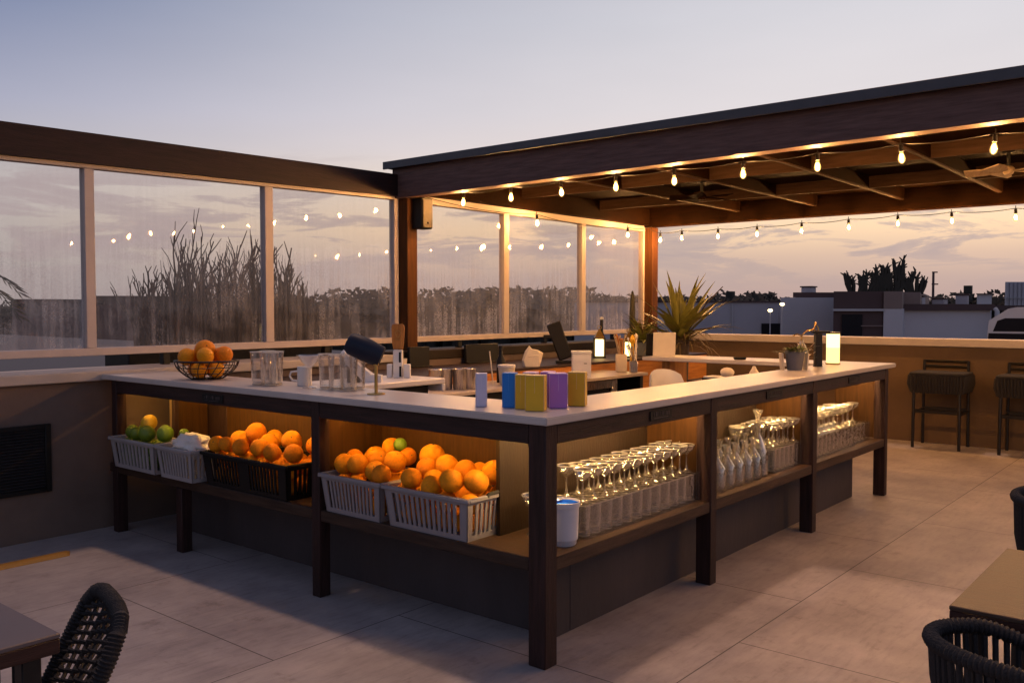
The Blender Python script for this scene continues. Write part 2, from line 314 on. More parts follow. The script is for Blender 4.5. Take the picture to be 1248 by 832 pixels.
# ------------------------------------------------------------------ world
def make_world():
    w=bpy.data.worlds.new('World'); S.world=w; w.use_nodes=True; nt=w.node_tree; nt.nodes.clear(); L=nt.links.new
    out=nt.nodes.new('ShaderNodeOutputWorld'); tc=N(nt,'ShaderNodeTexCoord'); sp=N(nt,'ShaderNodeSeparateXYZ'); L(tc.outputs['Generated'],sp.inputs[0])
    z=N(nt,'ShaderNodeMath',operation='MAXIMUM'); L(sp.outputs[2],z.inputs[0]); z.inputs[1].default_value=0
    # sunset side factor
    dt=N(nt,'ShaderNodeVectorMath',operation='DOT_PRODUCT'); L(tc.outputs['Generated'],dt.inputs[0]); dt.inputs[1].default_value=(math.cos(R(5)),math.sin(R(5)),0)
    fa=N(nt,'ShaderNodeMapRange'); fa.interpolation_type='SMOOTHSTEP'; fa.inputs[1].default_value=.30; fa.inputs[2].default_value=1.; L(dt.outputs['Value'],fa.inputs[0])
    # sin(elev): .05=3deg .1=6 .16=9 .25=14.5 .33=19
    warm=ramp(nt,[(0,(.52,.36,.33)),(.03,(.56,.40,.35)),(.055,(.72,.50,.375)),(.085,(1.02,.71,.44)),(.12,(.99,.77,.57)),(.17,(.84,.73,.69)),(.21,(.77,.71,.71)),(.30,(.69,.67,.70)),(.42,(.52,.51,.57)),(.65,(.24,.25,.34)),(1,(.14,.15,.24))],z.outputs[0])
    cool=ramp(nt,[(0,(.39,.345,.35)),(.06,(.455,.415,.41)),(.13,(.50,.465,.475)),(.2,(.36,.37,.485)),(.30,(.155,.20,.345)),(.42,(.19,.23,.37)),(.65,(.16,.175,.27)),(1,(.12,.13,.22))],z.outputs[0])
    mx=nt.nodes.new('ShaderNodeMix'); mx.data_type='RGBA'; L(fa.outputs[0],mx.inputs[0]); L(cool.outputs[0],mx.inputs[6]); L(warm.outputs[0],mx.inputs[7])
    # cloud streaks low over the horizon
    mp=N(nt,'ShaderNodeMapping'); mp.inputs['Scale'].default_value=(6.5,6.5,38); L(tc.outputs['Generated'],mp.inputs[0])
    n=N(nt,'ShaderNodeTexNoise',Scale=1.15,Detail=9.,Roughness=.62,Distortion=.5); L(mp.outputs[0],n.inputs['Vector'])
    cr=ramp(nt,[(.468,(0,0,0)),(.525,(.75,.75,.75)),(.60,(1,1,1))],n.outputs['Fac'])
    win=ramp(nt,[(0,(.0,.0,.0)),(.03,(.35,.35,.35)),(.06,(1,1,1)),(.12,(.9,.9,.9)),(.17,(.0,.0,.0))],z.outputs[0])
    cm=N(nt,'ShaderNodeMath',operation='MULTIPLY'); L(cr.outputs[0],cm.inputs[0]); L(win.outputs[0],cm.inputs[1])
    cm2=N(nt,'ShaderNodeMath',operation='MULTIPLY'); L(cm.outputs[0],cm2.inputs[0]); cm2.inputs[1].default_value=.8
    cl=nt.nodes.new('ShaderNodeMix'); cl.data_type='RGBA'; L(cm2.outputs[0],cl.inputs[0]); L(mx.outputs[2],cl.inputs[6]); cl.inputs[7].default_value=(.42,.33,.34,1)
    # faint high veil
    mp2=N(nt,'ShaderNodeMapping'); mp2.inputs['Scale'].default_value=(2,2,9); L(tc.outputs['Generated'],mp2.inputs[0])
    n2=N(nt,'ShaderNodeTexNoise',Scale=.9,Detail=4.,Roughness=.5); L(mp2.outputs[0],n2.inputs['Vector'])
    vr=ramp(nt,[(.3,(.95,.95,.96)),(.7,(1.05,1.04,1.04))],n2.outputs['Fac'])
    ve=nt.nodes.new('ShaderNodeMix'); ve.data_type='RGBA'; ve.blend_type='MULTIPLY'; ve.inputs[0].default_value=1; L(cl.outputs[2],ve.inputs[6]); L(vr.outputs[0],ve.inputs[7])
    # below the horizon: dim
    lo=N(nt,'ShaderNodeMapRange'); lo.inputs[1].default_value=-.02; lo.inputs[2].default_value=0; lo.inputs[3].default_value=.25; lo.inputs[4].default_value=1; L(sp.outputs[2],lo.inputs[0])
    b1=N(nt,'ShaderNodeBackground'); L(ve.outputs[2],b1.inputs[0]); L(lo.outputs[0],b1.inputs[1])
    sky=nt.nodes.new('ShaderNodeTexSky'); sky.sky_type='NISHITA'; sky.sun_disc=False; sky.sun_elevation=math.asin(.93); sky.sun_rotation=math.atan2(.35,.27); sky.air_density=1.2; sky.dust_density=1.5
    b2=N(nt,'ShaderNodeBackground',Strength=.005); L(sky.outputs[0],b2.inputs[0])
    ad=nt.nodes.new('ShaderNodeAddShader'); L(b1.outputs[0],ad.inputs[0]); L(b2.outputs[0],ad.inputs[1]); L(ad.outputs[0],out.inputs[0])
make_world()
sl=bpy.data.lights.new('sun','SUN'); sl.energy=1.0; sl.angle=R(3); sl.color=(1,.60,.40)
so=bpy.data.objects.new('sun',sl); COL.objects.link(so)
sd=Vector((.27,.27,1.12)).normalized()
so.rotation_euler=sd.to_track_quat('Z','Y').to_euler(); so.location=(20,2,6)

# ------------------------------------------------------------------ setting
tag(MB().box(-4,11.4,-4.5,6.5,-.25,0,0).obj('floor',M['floor'],smooth=0),kind='structure')
g=MB(); g.add([(-1500,-1500,-7),(1500,-1500,-7),(1500,1500,-7),(-1500,1500,-7)],[(0,1,2,3)]); tag(g.obj('ground',M['ground'],smooth=0),kind='structure')

# low wall along the windows
t=thing('low_wall',(3,6.5,0),'low rendered wall with a pale stone ledge below the tall windows','wall')
def P(mb,name,mat,par,**k):
    o=mb.obj(name,mat,par,**k); o.matrix_parent_inverse=Matrix.Translation(par.location).inverted() if par.rotation_euler.z==0 else par.matrix_world.inverted()
    return o
P(MB().box(-4,11.28,6.40,6.62,0,1.074,0),'wall_body',M['plaster'],t)
P(MB().box(-4,5.93,6.355,6.85,1.075,1.145,.006),'ledge',M['coping'],t)
P(MB().box(5.93,11.26,6.385,6.85,1.075,1.166,.006),'wall_cap',M['panel2'],t)
t=thing('parapet_wall',(11.4,1,0),'brown rendered parapet with a pale coping behind the bar stools','wall')
P(MB().box(11.30,11.50,-4.5,6.84,0,1.142,0),'wall_body',M['plaster_warm'],t)
P(MB().box(11.27,11.53,-4.5,6.84,1.143,1.235,.006),'coping',M['coping'],t)

t=thing('vent_grille',(2.4,6.39,.56),'black louvred vent grille set in the low wall beneath the ledge','vent')
P(MB().box(2.03,2.07,6.375,6.399,.33,.80).box(2.69,2.73,6.375,6.399,.33,.80).box(2.07,2.69,6.375,6.399,.765,.80).box(2.07,2.69,6.375,6.399,.33,.36),'frame',M['black'],t)
mb=MB()
for i in range(20):
    z=.366+i*.0205; mb.box(2.07,2.69,-.001,.001,-.011,.011,0,Matrix.Translation((0,6.388,z))@Matrix.Rotation(R(40),4,'X'))
P(mb,'louvre_panel',M['capmetal'],t)
P(MB().box(2.07,2.69,6.396,6.3995,.36,.765,0),'backing',M['black'],t)

tag(MB().hexa([(1.0,5.84,.001),(2.60,5.84,.001),(2.65,5.945,.001),(1.0,5.945,.001),(1.0,5.855,.016),(2.58,5.855,.016),(2.62,5.93,.016),(1.0,5.93,.016)]).obj('cable_ramp',M['yellowstrip']),'yellow rubber strip lying on the floor beside the low wall','floor strip')

# window screens
def screen(name,label,x0,x1,muls,zb,zt,hb0,hb1):
    t=thing(name,(x0,6.7,1.24),label,'window screen')
    P(MB().box(x0,x1,6.665,6.755,1.24,1.297,.005),'sill_rail',M['frame'],t)
    zf=lambda x,a: a[0]+a[1]*x
    P(MB().hexa([(x0,6.668,zf(x0,hb0)),(x1,6.668,zf(x1,hb0)),(x1,6.752,zf(x1,hb0)),(x0,6.752,zf(x0,hb0)),(x0,6.668,zf(x0,hb1)),(x1,6.668,zf(x1,hb1)),(x1,6.752,zf(x1,hb1)),(x0,6.752,zf(x0,hb1))]),'head_rail',M['frame'],t)
    for a,b in muls: P(MB().box(a,b,6.67,6.75,1.2975,zf((a+b)/2,hb0)-.001,.004),'mullion',M['frame'],t)
    ed=[x0]+[e for m in muls for e in m]+[x1]
    if muls and muls[0][0]<=x0+.001: ed=ed[2:]
    if muls and muls[-1][1]>=x1-.001: ed=ed[:-2]
    for i in range(0,len(ed)-1,2):
        a,b=ed[i],ed[i+1]; P(MB().hexa([(a,6.706,1.2975),(b,6.706,1.2975),(b,6.714,1.2975),(a,6.714,1.2975),(a,6.706,zf(a,hb0)),(b,6.706,zf(b,hb0)),(b,6.714,zf(b,hb0)),(a,6.714,zf(a,hb0))]),'pane',M['glasswin'],t,smooth=0)
    return t
HB0=(2.574,.018); HB1=(2.602,.0181)
t=screen('window_screen','tall misted window screen with a dark timber beam above, left of the pergola post',0.0,6.295,[(0.0,.07),(1.555,1.63),(3.125,3.20),(4.70,4.785),(6.235,6.295)],0,0,HB0,HB1)
b0=lambda x:2.603+.0181*x; b1=lambda x:2.835+.0155*x
P(MB().hexa([(-.4,6.62,b0(-.4)),(6.235,6.62,b0(6.235)),(6.235,6.80,b0(6.235)),(-.4,6.80,b0(-.4)),(-.4,6.62,b1(-.4)),(6.235,6.62,b1(6.235)),(6.235,6.80,b1(6.235)),(-.4,6.80,b1(-.4))]),'top_beam',M['beamleft'],t)
for x in (.6,2.2,3.74,5.36): P(MB().box(x,x+.06,6.69,6.75,1.146,1.239),'foot',M['black'],t)
t=screen('window_screen','tall misted window screen under the pergola, lit amber by the bulbs',6.445,11.075,[(6.445,6.49),(7.955,8.05),(9.515,9.61),(11.03,11.075)],0,0,(2.68,0),(2.755,0))
for x in (7.2,8.75,10.3): P(MB().box(x,x+.06,6.69,6.75,1.167,1.239),'foot',M['black'],t)

# pergola
t=thing('pergola',(8.7,2.1,0),'dark timber pergola roof over the bar, hung with warm bulbs','pergola')
fb=lambda y:2.695+.011*(6.67-y)
P(MB().hexa([(6.24,-2.6,fb(-2.6)),(6.38,-2.6,fb(-2.6)),(6.38,6.70,fb(6.7)),(6.24,6.70,fb(6.7)),(6.24,-2.6,2.993),(6.38,-2.6,2.993),(6.38,6.70,2.993),(6.24,6.70,2.993)]),'front_beam',M['fascia'],t)
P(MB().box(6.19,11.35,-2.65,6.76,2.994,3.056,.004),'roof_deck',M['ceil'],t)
P(MB().box(6.17,6.189,-2.66,6.77,2.985,3.06,.003),'roof_edge',M['capmetal'],t)
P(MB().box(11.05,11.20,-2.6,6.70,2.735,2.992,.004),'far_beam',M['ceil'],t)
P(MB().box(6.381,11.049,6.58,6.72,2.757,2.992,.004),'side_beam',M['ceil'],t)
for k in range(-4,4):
    y=2.15+1.03*k; P(MB().box(6.381,11.049,y-.03,y+.03,2.872,2.992,.003),'rafter',M['ceilx'],t); P(MB().box(6.382,11.048,y-.022,y+.022,2.86,2.8715,.002),'lit_underside',M['rafter'],t)  # thin paler strip added below each dark rafter as its lit underside
for x in (8.18,9.8): P(MB().box(x-.014,x+.014,-2.6,6.579,2.866,2.991,.002),'purlin',M['rafterx'],t)
P(MB().box(6.30,6.44,6.55,6.70,0,fb(6.6)-.001,.005),'post',M['post'],t); P(MB().box(11.08,11.24,6.55,6.70,0,2.734,.005),'post',M['post'],t)
P(MB().box(6.25,6.37,-2.5,-2.36,0,2.76,.005),'post',M['post'],t); P(MB().box(11.06,11.19,-2.5,-2.36,0,2.734,.005),'post',M['post'],t)

# string lights
def bulb_meshes():
    s=MB().lathe([(.004,.055),(.004,.02),(.014,.018),(.016,0),(.017,-.03),(.0,-.031)],seg=12).mesh('socket',M['black'])
    b=MB().lathe([(.011,-.031),(.013,-.040),(.021,-.062),(.025,-.082),(.021,-.100),(.011,-.112),(0,-.115)],seg=14).mesh('bulb',M['bulbglass'])
    f=MB().lathe([(0,-.052),(.006,-.055),(.010,-.070),(.010,-.088),(.006,-.098),(0,-.10)],seg=10).mesh('filament',M['bulb'])
    b2=bmesh.new(); b2.from_mesh(b); n0=len(b2.verts); b2.from_mesh(f)
    b2.to_mesh(b); b2.free(); b.materials.append(M['bulb'])
    nf=len(f.polygons)
    for p in b.polygons[len(b.polygons)-nf:]: p.material_index=1
    return s,b
SOC,BUL=bulb_meshes()
def string_light(pts,bulbs,label,extra=None):
    t=thing('string_light',pts[0],label,'string lights','strings of warm bulbs under the pergola')
    # sagging cable between consecutive points
    path=[]
    for a,b in zip(pts,pts[1:]):
        a,b=Vector(a),Vector(b); sag=.03*(b-a).length**.8
        for i in range(8): u=i/8; path.append(a.lerp(b,u)-Vector((0,0,4*sag*u*(1-u))))
    path.append(Vector(pts[-1]))
    P(MB().tube(path,.004,6),'cable',M['cable'],t)
    for p in bulbs:
        p=Vector(p)
        so=link('socket',SOC,t); so.rotation_euler=(random.uniform(-.09,.09),random.uniform(-.09,.09),random.uniform(0,6)); so.matrix_parent_inverse=Matrix.Translation(t.location).inverted(); so.location=p
        link('bulb',BUL,so)
    return t
yb=[6.06,5.45,4.86,4.27,3.70,3.09,2.5,1.91,1.32,.74,.15,-.45,-1.05]
pts=[(6.6,6.57,2.80)]+[(6.6,y,2.745) for y in yb]+[(6.6,-1.7,2.78)]
string_light(pts,[(6.6,y,2.72) for y in yb],'string of glowing bulbs along the front beam of the pergola')
yf=[(6.03,2.555),(5.49,2.549),(4.94,2.553),(4.35,2.563),(3.77,2.572),(3.20,2.585),(2.62,2.58),(1.98,2.576),(1.35,2.575),(.7,2.575),(.05,2.57),(-.6,2.57)]
pts=[(10.98,6.54,2.70),(10.92,6.33,2.63)]+[(10.98,y,z+.095) for y,z in yf]+[(10.98,-1.4,2.72)]
string_light(pts,[(10.92,6.33,2.61)]+[(10.98,y,z+.07) for y,z in yf],'string of glowing bulbs along the far beam against the sunset sky')
string_light([(6.46,6.54,2.74),(8.25,6.42,2.68),(10.22,6.42,2.665),(11.04,6.54,2.74)],[(8.25,6.42,2.655),(10.22,6.42,2.64)],'short string with two glowing bulbs along the amber window head')

# wall speaker
t=thing('wall_speaker',(6.43,6.47,2.55),'black box loudspeaker bracketed high on the pergola post','speaker')
P(MB().box(6.36,6.515,6.405,6.545,2.39,2.70,.01),'body',M['black'],t)
P(MB().box(6.372,6.505,6.398,6.404,2.405,2.685,.003),'grille',M['speakerface'],t)
P(MB().tube([(6.43,6.46,2.70),(6.43,6.46,2.735)],.008).tube([(6.43,6.46,2.73),(6.43,6.549,2.73)],.008),'bracket',M['blackmetal'],t)
P(MB().sphere((6.44,6.396,2.45),.012,2),'badge',M['blackmetal'],t)

# ceiling fans
def fan(x,y,label,rz,fm='fan'):
    t=thing('ceiling_fan',(x,y,2.78),label,'ceiling fan','ceiling fans under the pergola')
    t.rotation_euler=(0,0,rz); bpy.context.view_layer.update()
    link('downrod',MB().tube([(0,0,.02),(0,0,.21)],.014,10).lathe([(.0,.15),(.05,.16),(.06,.21),(0,.212)],seg=16).mesh('downrod',M['black']),t)
    link('motor',MB().lathe([(0,-.03),(.035,-.028),(.05,0),(.05,.02),(.03,.04),(0,.042)],seg=20).mesh('motor',M[fm]),t)
    for k in range(5):
        m=Matrix.Rotation(k*2*PI/5,4,'Z')@Matrix.Rotation(R(14),4,'X'); mb=MB(); n=7; top=[];bot=[]
        for i in range(n):
            u=i/(n-1); w=.02+.055*math.sin(min(1,u*1.15)*PI*.62); top.append((.05+.29*u,w)); bot.append((.05+.29*u,-w))
        poly=top+bot[::-1]; mb.prism(poly,-.004,.004); mb.v=[tuple(m@Vector(p)) for p in mb.v]
        link('blade',mb.mesh('blade',M[fm]),t)
fan(8.75,1.64,'pale ceiling fan under the pergola, right of the last front bulb',.4)
fan(8.75,4.57,'darker ceiling fan deep under the pergola above the bar middle',.9,'ceilx')

# ------------------------------------------------------------------ bar
bar=thing('bar_counter',(3.3,2.6,0),'U-shaped rooftop bar with stone top, dark timber legs and lit open shelf','bar')
def B(mb,name,mat,**k): return P(mb,name,mat,bar,**k)
def slab(poly,z0,z1,name,mat,bev=.005):
    bm=bmesh.new(); vs=[bm.verts.new((x,y,z0)) for x,y in poly]; f=bm.faces.new(vs); f.normal_update()
    if f.normal.z>0: f.normal_flip()
    r=bmesh.ops.extrude_face_region(bm,geom=[f]); bmesh.ops.translate(bm,verts=[v for v in r['geom'] if isinstance(v,bmesh.types.BMVert)],vec=(0,0,z1-z0))
    bmesh.ops.recalc_face_normals(bm,faces=bm.faces); bmesh.ops.bevel(bm,geom=bm.edges[:],offset=bev,segments=2,affect='EDGES')
    return B(MB().frombm(bm),name,mat)
slab([(3.07,6.35),(3.07,2.335),(8.03,2.335),(8.03,4.56),(7.53,4.56),(7.53,2.78),(3.55,2.78),(3.55,6.35)],1.087,1.122,'countertop',M['top'])
ZB=1.086; ST=.488; SB=.425
B(MB().box(3.095,3.185,2.36,2.457,0,ZB,.005),'leg',M['darkz'])
for x0,x1 in ((4.66,4.735),(6.215,6.29),(7.84,7.91)): B(MB().box(x0,x1,2.36,2.455,0,ZB,.004),'leg',M['darkz'])
B(MB().box(3.095,3.17,3.92,3.99,0,ZB,.004),'leg',M['darkz'])
B(MB().box(3.095,3.17,5.335,5.405,0,SB-.001,.004),'leg',M['darkz'])
B(MB().box(3.095,3.17,6.18,6.25,0,ZB,.004),'leg',M['darkz'])
B(MB().box(7.84,7.91,4.40,4.47,0,ZB,.004),'leg',M['darkz'])
# aprons (set 4 mm behind the legs)
mb=MB()
for y0,y1 in ((2.458,3.919),(3.991,6.179)): mb.box(3.099,3.135,y0,y1,.995,ZB,.003)
B(mb,'apron',M['darky'])
mb=MB()
for x0,x1 in ((3.186,4.659),(4.736,6.214),(6.291,7.839)): mb.box(x0,x1,2.364,2.40,.995,ZB,.003)
B(mb,'apron',M['darkx'])
# shelf
mb=MB()
for y0,y1 in ((2.458,3.919),(3.991,6.30)): mb.box(3.10,3.57,y0,y1,SB,ST,.004)
B(mb,'shelf',M['shelfy'])
mb=MB()
for x0,x1 in ((3.186,4.659),(4.736,6.214),(6.291,7.839)): mb.box(x0,x1,2.366,2.79,SB-.002,ST-.002,.004)
B(mb,'shelf',M['shelfx'])
# plinth
B(MB().box(3.44,3.56,2.56,5.92,0,SB-.002,.004),'plinth',M['plinth']); B(MB().box(3.561,7.64,2.56,2.78,0,SB-.004,.004),'plinth',M['plinth'])
# backs and dividers
B(MB().box(3.575,3.60,2.80,5.55,ST-.06,ZB,.002),'back_panel',M['panel']); B(MB().box(3.575,3.60,5.552,5.80,ST-.06,ZB,.002),'back_panel',M['darkz'])
B(MB().box(3.565,3.60,5.802,6.30,ST-.06,ZB,.002),'back_panel',M['board'])
B(MB().box(3.30,7.45,2.795,2.82,ST-.06,ZB,.002),'back_panel',M['panel2'])
B(MB().box(3.172,3.574,3.935,3.975,ST+.001,ZB,.002),'divider',M['panel'])
B(MB().box(3.335,3.56,5.77,5.80,ST+.001,ZB,.002),'divider',M['panel']); B(MB().box(3.30,3.334,5.768,5.802,ST+.001,ZB,.002),'divider',M['darkz'])
for x in (4.675,6.23,7.855): B(MB().box(x,x+.045,2.456,2.794,ST+.001,ZB,.002),'divider',M['panel'])
B(MB().box(7.62,7.95,4.30,4.39,0,ZB,.004),'end_panel',M['orangewoodz'])
# led strips behind the aprons
for y0,y1 in ((2.50,3.90),(4.0,5.7),(5.82,6.15)):
    B(MB().box(3.1365,3.150,y0,y1,1.0,1.0855,.001),'light_shield',M['darky']); B(MB().box(3.1505,3.1565,y0,y1,1.070,1.083,0),'light_strip',M['led'],smooth=0)  # plate added before each strip to block its light from the floor
for x0,x1 in ((3.25,4.64),(4.76,6.19),(6.32,7.82)):
    B(MB().box(x0,x1,2.4015,2.415,1.0,1.0855,.001),'light_shield',M['darkx']); B(MB().box(x0,x1,2.4155,2.4215,1.070,1.083,0),'light_strip',M['led2'],smooth=0)  # same added shield plate along the right arm
# nameplates with worn raised marks
def plate(c,along,w):
    mb=MB(); ink=MB(); h=.05
    if along=='y':
        mb.box(c[0]-.006,c[0],c[1]-w/2,c[1]+w/2,c[2]-h/2,c[2]+h/2,.002)
    else: mb.box(c[0]-w/2,c[0]+w/2,c[1]-.006,c[1],c[2]-h/2,c[2]+h/2,.002)
    p=B(mb,'nameplate',M['black']); rs=random.Random(3)
    k=-w/2+.03
    while k<w/2-.03:
        hh=rs.choice((.018,.022,.02)); d=rs.choice((.004,.012))
        if along=='y':
            ink.box(c[0]-.0085,c[0]-.0062,c[1]-k-d,c[1]-k,c[2]-.004,c[2]-.004+hh,0)
        else: ink.box(c[0]+k,c[0]+k+d,c[1]-.0085,c[1]-.0062,c[2]-.004,c[2]-.004+hh,0)
        k+=.021
    if along=='y': ink.box(c[0]-.0085,c[0]-.0062,c[1]-w*.3,c[1]+w*.36,c[2]-.016,c[2]-.012,0)
    else: ink.box(c[0]-w*.36,c[0]+w*.3,c[1]-.0085,c[1]-.0062,c[2]-.016,c[2]-.012,0)
    o=ink.obj('lettering',M['plinth'],p,smooth=0)
plate((3.098,4.96,1.035),'y',.23); plate((4.09,2.363,1.042),'x',.22); plate((5.54,2.363,1.042),'x',.25); plate((7.05,2.363,1.042),'x',.24)

# ------------------------------------------------------------------ crates
def crate(name,label,cat,x0,x1,y0,y1,h,mat,nx,ny,group,tx=.035,handle=False,bands=0):
    """tapered slatted crate; (x0,x1,y0,y1) is the rim, on the shelf"""
    t=thing(name,((x0+x1)/2,(y0+y1)/2,ST),label,cat,group); X=(x1-x0)/2; Y=(y1-y0)/2; bx,by=X-tx,Y-tx
    mb=MB(); th=.007
    def pt(u,v,k): return (u*(bx+(X-.012-bx)*k),v*(by+(Y-.012-by)*k),k*h)
    def wall(axis,sgn):
        L=by if axis=='x' else bx; n=ny if axis=='x' else nx
        def q(a,k,inn):
            if axis=='x':
                p=pt(sgn,a,k); return (p[0]-sgn*inn,p[1],p[2])
            p=pt(a,sgn,k); return (p[0],p[1]-sgn*inn,p[2])
        def patch(a0,a1,k0,k1): 
            mb.hexa([q(a0,k0,0),q(a1,k0,0),q(a1,k0,th),q(a0,k0,th),q(a0,k1,0),q(a1,k1,0),q(a1,k1,th),q(a0,k1,th)])
        patch(-1,1,0,.13); patch(-1,1,.86,1); patch(-1,-.82,.13,.86); patch(.82,1,.13,.86)
        if bands: patch(-.1,.1,.13,.86)
        for i in range(n):
            a=-.82+1.64*(i+1)/(n+1)
            if bands and abs(a)<.1: continue
            w=.82/(n+1)*.52; patch(a-w,a+w,.13,.86)
    for s in (-1,1): wall('x',s); wall('y',s)
    mb.box(-bx+.002,bx-.002,-by+.002,by-.002,.001,.009,0)
    link('body',mb.mesh('crate_body',mat),t)
    r=MB(); w=.02
    for s in (-1,1):
        r.box(s*(X-w/2)-w/2,s*(X-w/2)+w/2,-Y,Y,h-.016,h+.006,.004); r.box(-X+w,X-w,s*(Y-w/2)-w/2,s*(Y-w/2)+w/2,h-.016,h+.006,.004)
    link('rim',r.mesh('crate_rim',mat),t)
    if handle:
        link('handle',MB().tube([(-.075,-Y+.006,h-.004),(-.065,-Y+.006,h+.010),(.065,-Y+.006,h+.010),(.075,-Y+.006,h-.004)],.010,8).mesh('handle',M['black']),t)
    return t
crate('fruit_crate','grey slatted crate of oranges nearest the bar corner, black handle on its end','crate',3.075,3.515,2.80,3.405,.205,M['greyplastic'],9,12,'grey slatted crates',handle=True)
crate('fruit_crate','grey slatted crate of oranges between the black crate and the handled one','crate',3.075,3.515,3.412,3.912,.205,M['greyplastic'],9,12,'grey slatted crates')
crate('fruit_crate','long black slatted crate heaped with oranges','crate',3.075,3.515,4.20,5.085,.205,M['black'],9,20,None,bands=1)
crate('fruit_crate','white slatted crate holding a crumpled white cloth','crate',3.02,3.285,5.10,5.545,.205,M['whiteplastic'],5,9,'white slatted crates')
crate('fruit_crate','white slatted crate of limes at the wall end of the shelf','crate',3.02,3.285,5.555,6.165,.205,M['whiteplastic'],5,9,'white slatted crates')

# ------------------------------------------------------------------ fruit
def fruit_mesh(mat,sq,nm):
    bm=bmesh.new(); bmesh.ops.create_icosphere(bm,subdivisions=4,radius=1)
    for v in bm.verts:
        n=v.co.normalized(); r=1+.022*noise.noise(n*1.7+Vector((3,1,nm)))
        top=max(0,n.z-.93)/.07; r-=.05*top*top
        v.co=Vector((n.x*r,n.y*r,n.z*r*sq))
    return MB().frombm(bm).mesh(nm if isinstance(nm,str) else 'orange',mat,0.0) if False else _sm(MB().frombm(bm),mat)
def _sm(mb,mat):
    me=mb.mesh('fruit',mat,3.1); return me
FM={'orange':[fruit_mesh(M['orange'],s,i) for i,s in enumerate((.95,.98,.92))],'lemon':[fruit_mesh(M['lemon'],1.08,5)],'lime':[fruit_mesh(M['lime'],1.06,7),fruit_mesh(M['lime'],.97,8)]}
STEM=MB().lathe([(.0,.93),(.075,.945),(.06,.97),(.02,.985),(0,.985)],seg=8).mesh('stem_scar',M['stem'])
def place_fruit(kind,p,r,label,group,cat=None,top=True):
    o=link(kind,random.choice(FM[kind])); o.location=p; o.scale=(r,r,r); o.rotation_euler=(random.uniform(-1.1,1.1),random.uniform(-1.1,1.1),random.uniform(0,6.28))
    tag(o,label,cat or kind,group)
    if top:
        s=link('stem_scar',STEM,o)
    return o
def relax(items,x0,x1,y0,y1,z0,it=140,free=None,taper=0,h=.2):
    P_=[Vector(p[:3]) for p in items]; rad=[p[3] for p in items]; home=[p.copy() for p in P_]
    for k in range(it):
        for i in range(len(P_)):
            for j in range(i):
                d=P_[i]-P_[j]; L=d.length; m=(rad[i]+rad[j])*.99
                if 1e-6<L<m:
                    c=d*((m-L)/L*.5); P_[i]+=c; P_[j]-=c
        for i,p in enumerate(P_):
            if p.z<z0+h+.03:
                kk=taper*(1-min(1,max(0,(p.z-z0)/h)))
                p.x=min(max(p.x,x0+kk+rad[i]),x1-kk-rad[i]); p.y=min(max(p.y,y0+kk+rad[i]),y1-kk-rad[i])
            else:
                p.x=min(max(p.x,x0+rad[i]*.8),x1+.02-rad[i]); p.y=min(max(p.y,y0+rad[i]*.6),y1-rad[i]*.6)
            p.z=max(p.z,z0+.01+rad[i])
            p+= (home[i]-p)*.04*(1-k/it)
    return P_
def fill(x0,x1,y0,y1,top,label,group,kind='orange',r=.055,nx=3,layers=2,taper=.035,zstep=.088):
    ix0,ix1,iy0,iy1=x0+.02,x1-.02,y0+.02,y1-.02
    items=[(a,b,c,d) for a,b,c,d in top]; nt_=len(items)
    for l in range(layers):
        z=ST+.012+r+l*zstep; tp=taper*(1-l/2); X0,X1,Y0,Y1=ix0+tp+r,ix1-tp-r,iy0+tp+r,iy1-tp-r
        ny=max(2,int((Y1-Y0)/(2*r*.97))+1)
        for i in range(nx):
            for j in range(ny):
                x=X0+(X1-X0)*(i/(nx-1)); y=Y0+(Y1-Y0)*(j/(ny-1))
                if l%2: x+=random.uniform(-.02,.02); y+=random.uniform(-.025,.025)
                items.append((x,y,z,r*random.uniform(.93,1.03)))
    Q=relax(items,ix0,ix1,iy0,iy1,ST,taper=taper)
    for i,(q,it_) in enumerate(zip(Q,items)):
        place_fruit(kind,q,it_[3],label,group,top=(i<nt_))
G1=[(3.200,3.82,0.712,0.058),(3.300,3.84,0.735,0.052),(3.360,3.80,0.761,0.062),(3.420,3.70,0.812,0.056),(3.290,3.66,0.771,0.059),(3.270,3.505,0.778,0.061),(3.180,3.701,0.726,0.058),(3.180,3.545,0.729,0.056),(3.150,3.45,0.715,0.052),(3.420,3.56,0.781,0.050)]
G2=[(3.380,3.34,0.804,0.069),(3.300,3.29,0.750,0.056),(3.310,3.17,0.775,0.064),(3.16,3.27,0.722,0.055),(3.220,3.15,0.731,0.054),(3.150,3.12,0.715,0.055),(3.160,2.984,0.732,0.060),(3.320,3.04,0.775,0.058),(3.220,2.89,0.748,0.063),(3.380,2.90,0.775,0.063),(3.440,3.05,0.744,0.051)]
BK=[(3.300,4.80,0.815,0.065),(3.270,4.93,0.758,0.063),(3.40,5.0,0.754,0.058),(3.150,4.99,0.723,0.052),(3.150,4.87,0.726,0.051),(3.140,4.73,0.725,0.051),(3.300,4.66,0.757,0.057),(3.180,4.60,0.741,0.058),(3.400,4.75,0.771,0.058),(3.170,4.45,0.738,0.055),(3.300,4.44,0.80,0.061),(3.200,4.29,0.743,0.057),(3.380,4.32,0.770,0.054),(3.400,4.56,0.760,0.057)]
fill(3.075,3.515,3.412,3.912,G1,'orange heaped in the grey crate next to the black crate','oranges in the middle grey crate')
fill(3.075,3.515,2.80,3.405,G2,'orange heaped in the grey crate nearest the bar corner','oranges in the corner grey crate')
fill(3.075,3.515,4.20,5.085,BK,'orange heaped in the long black crate','oranges in the black crate')
place_fruit('lime',(3.40,3.60,.845),.037,'small green lime resting among the oranges of a grey crate',None)
W=[(3.15,6.06,.725,.048),(3.11,5.93,.722,.046),(3.11,5.79,.735,.054),(3.17,5.66,.745,.056),(3.20,5.98,.74,.048)]
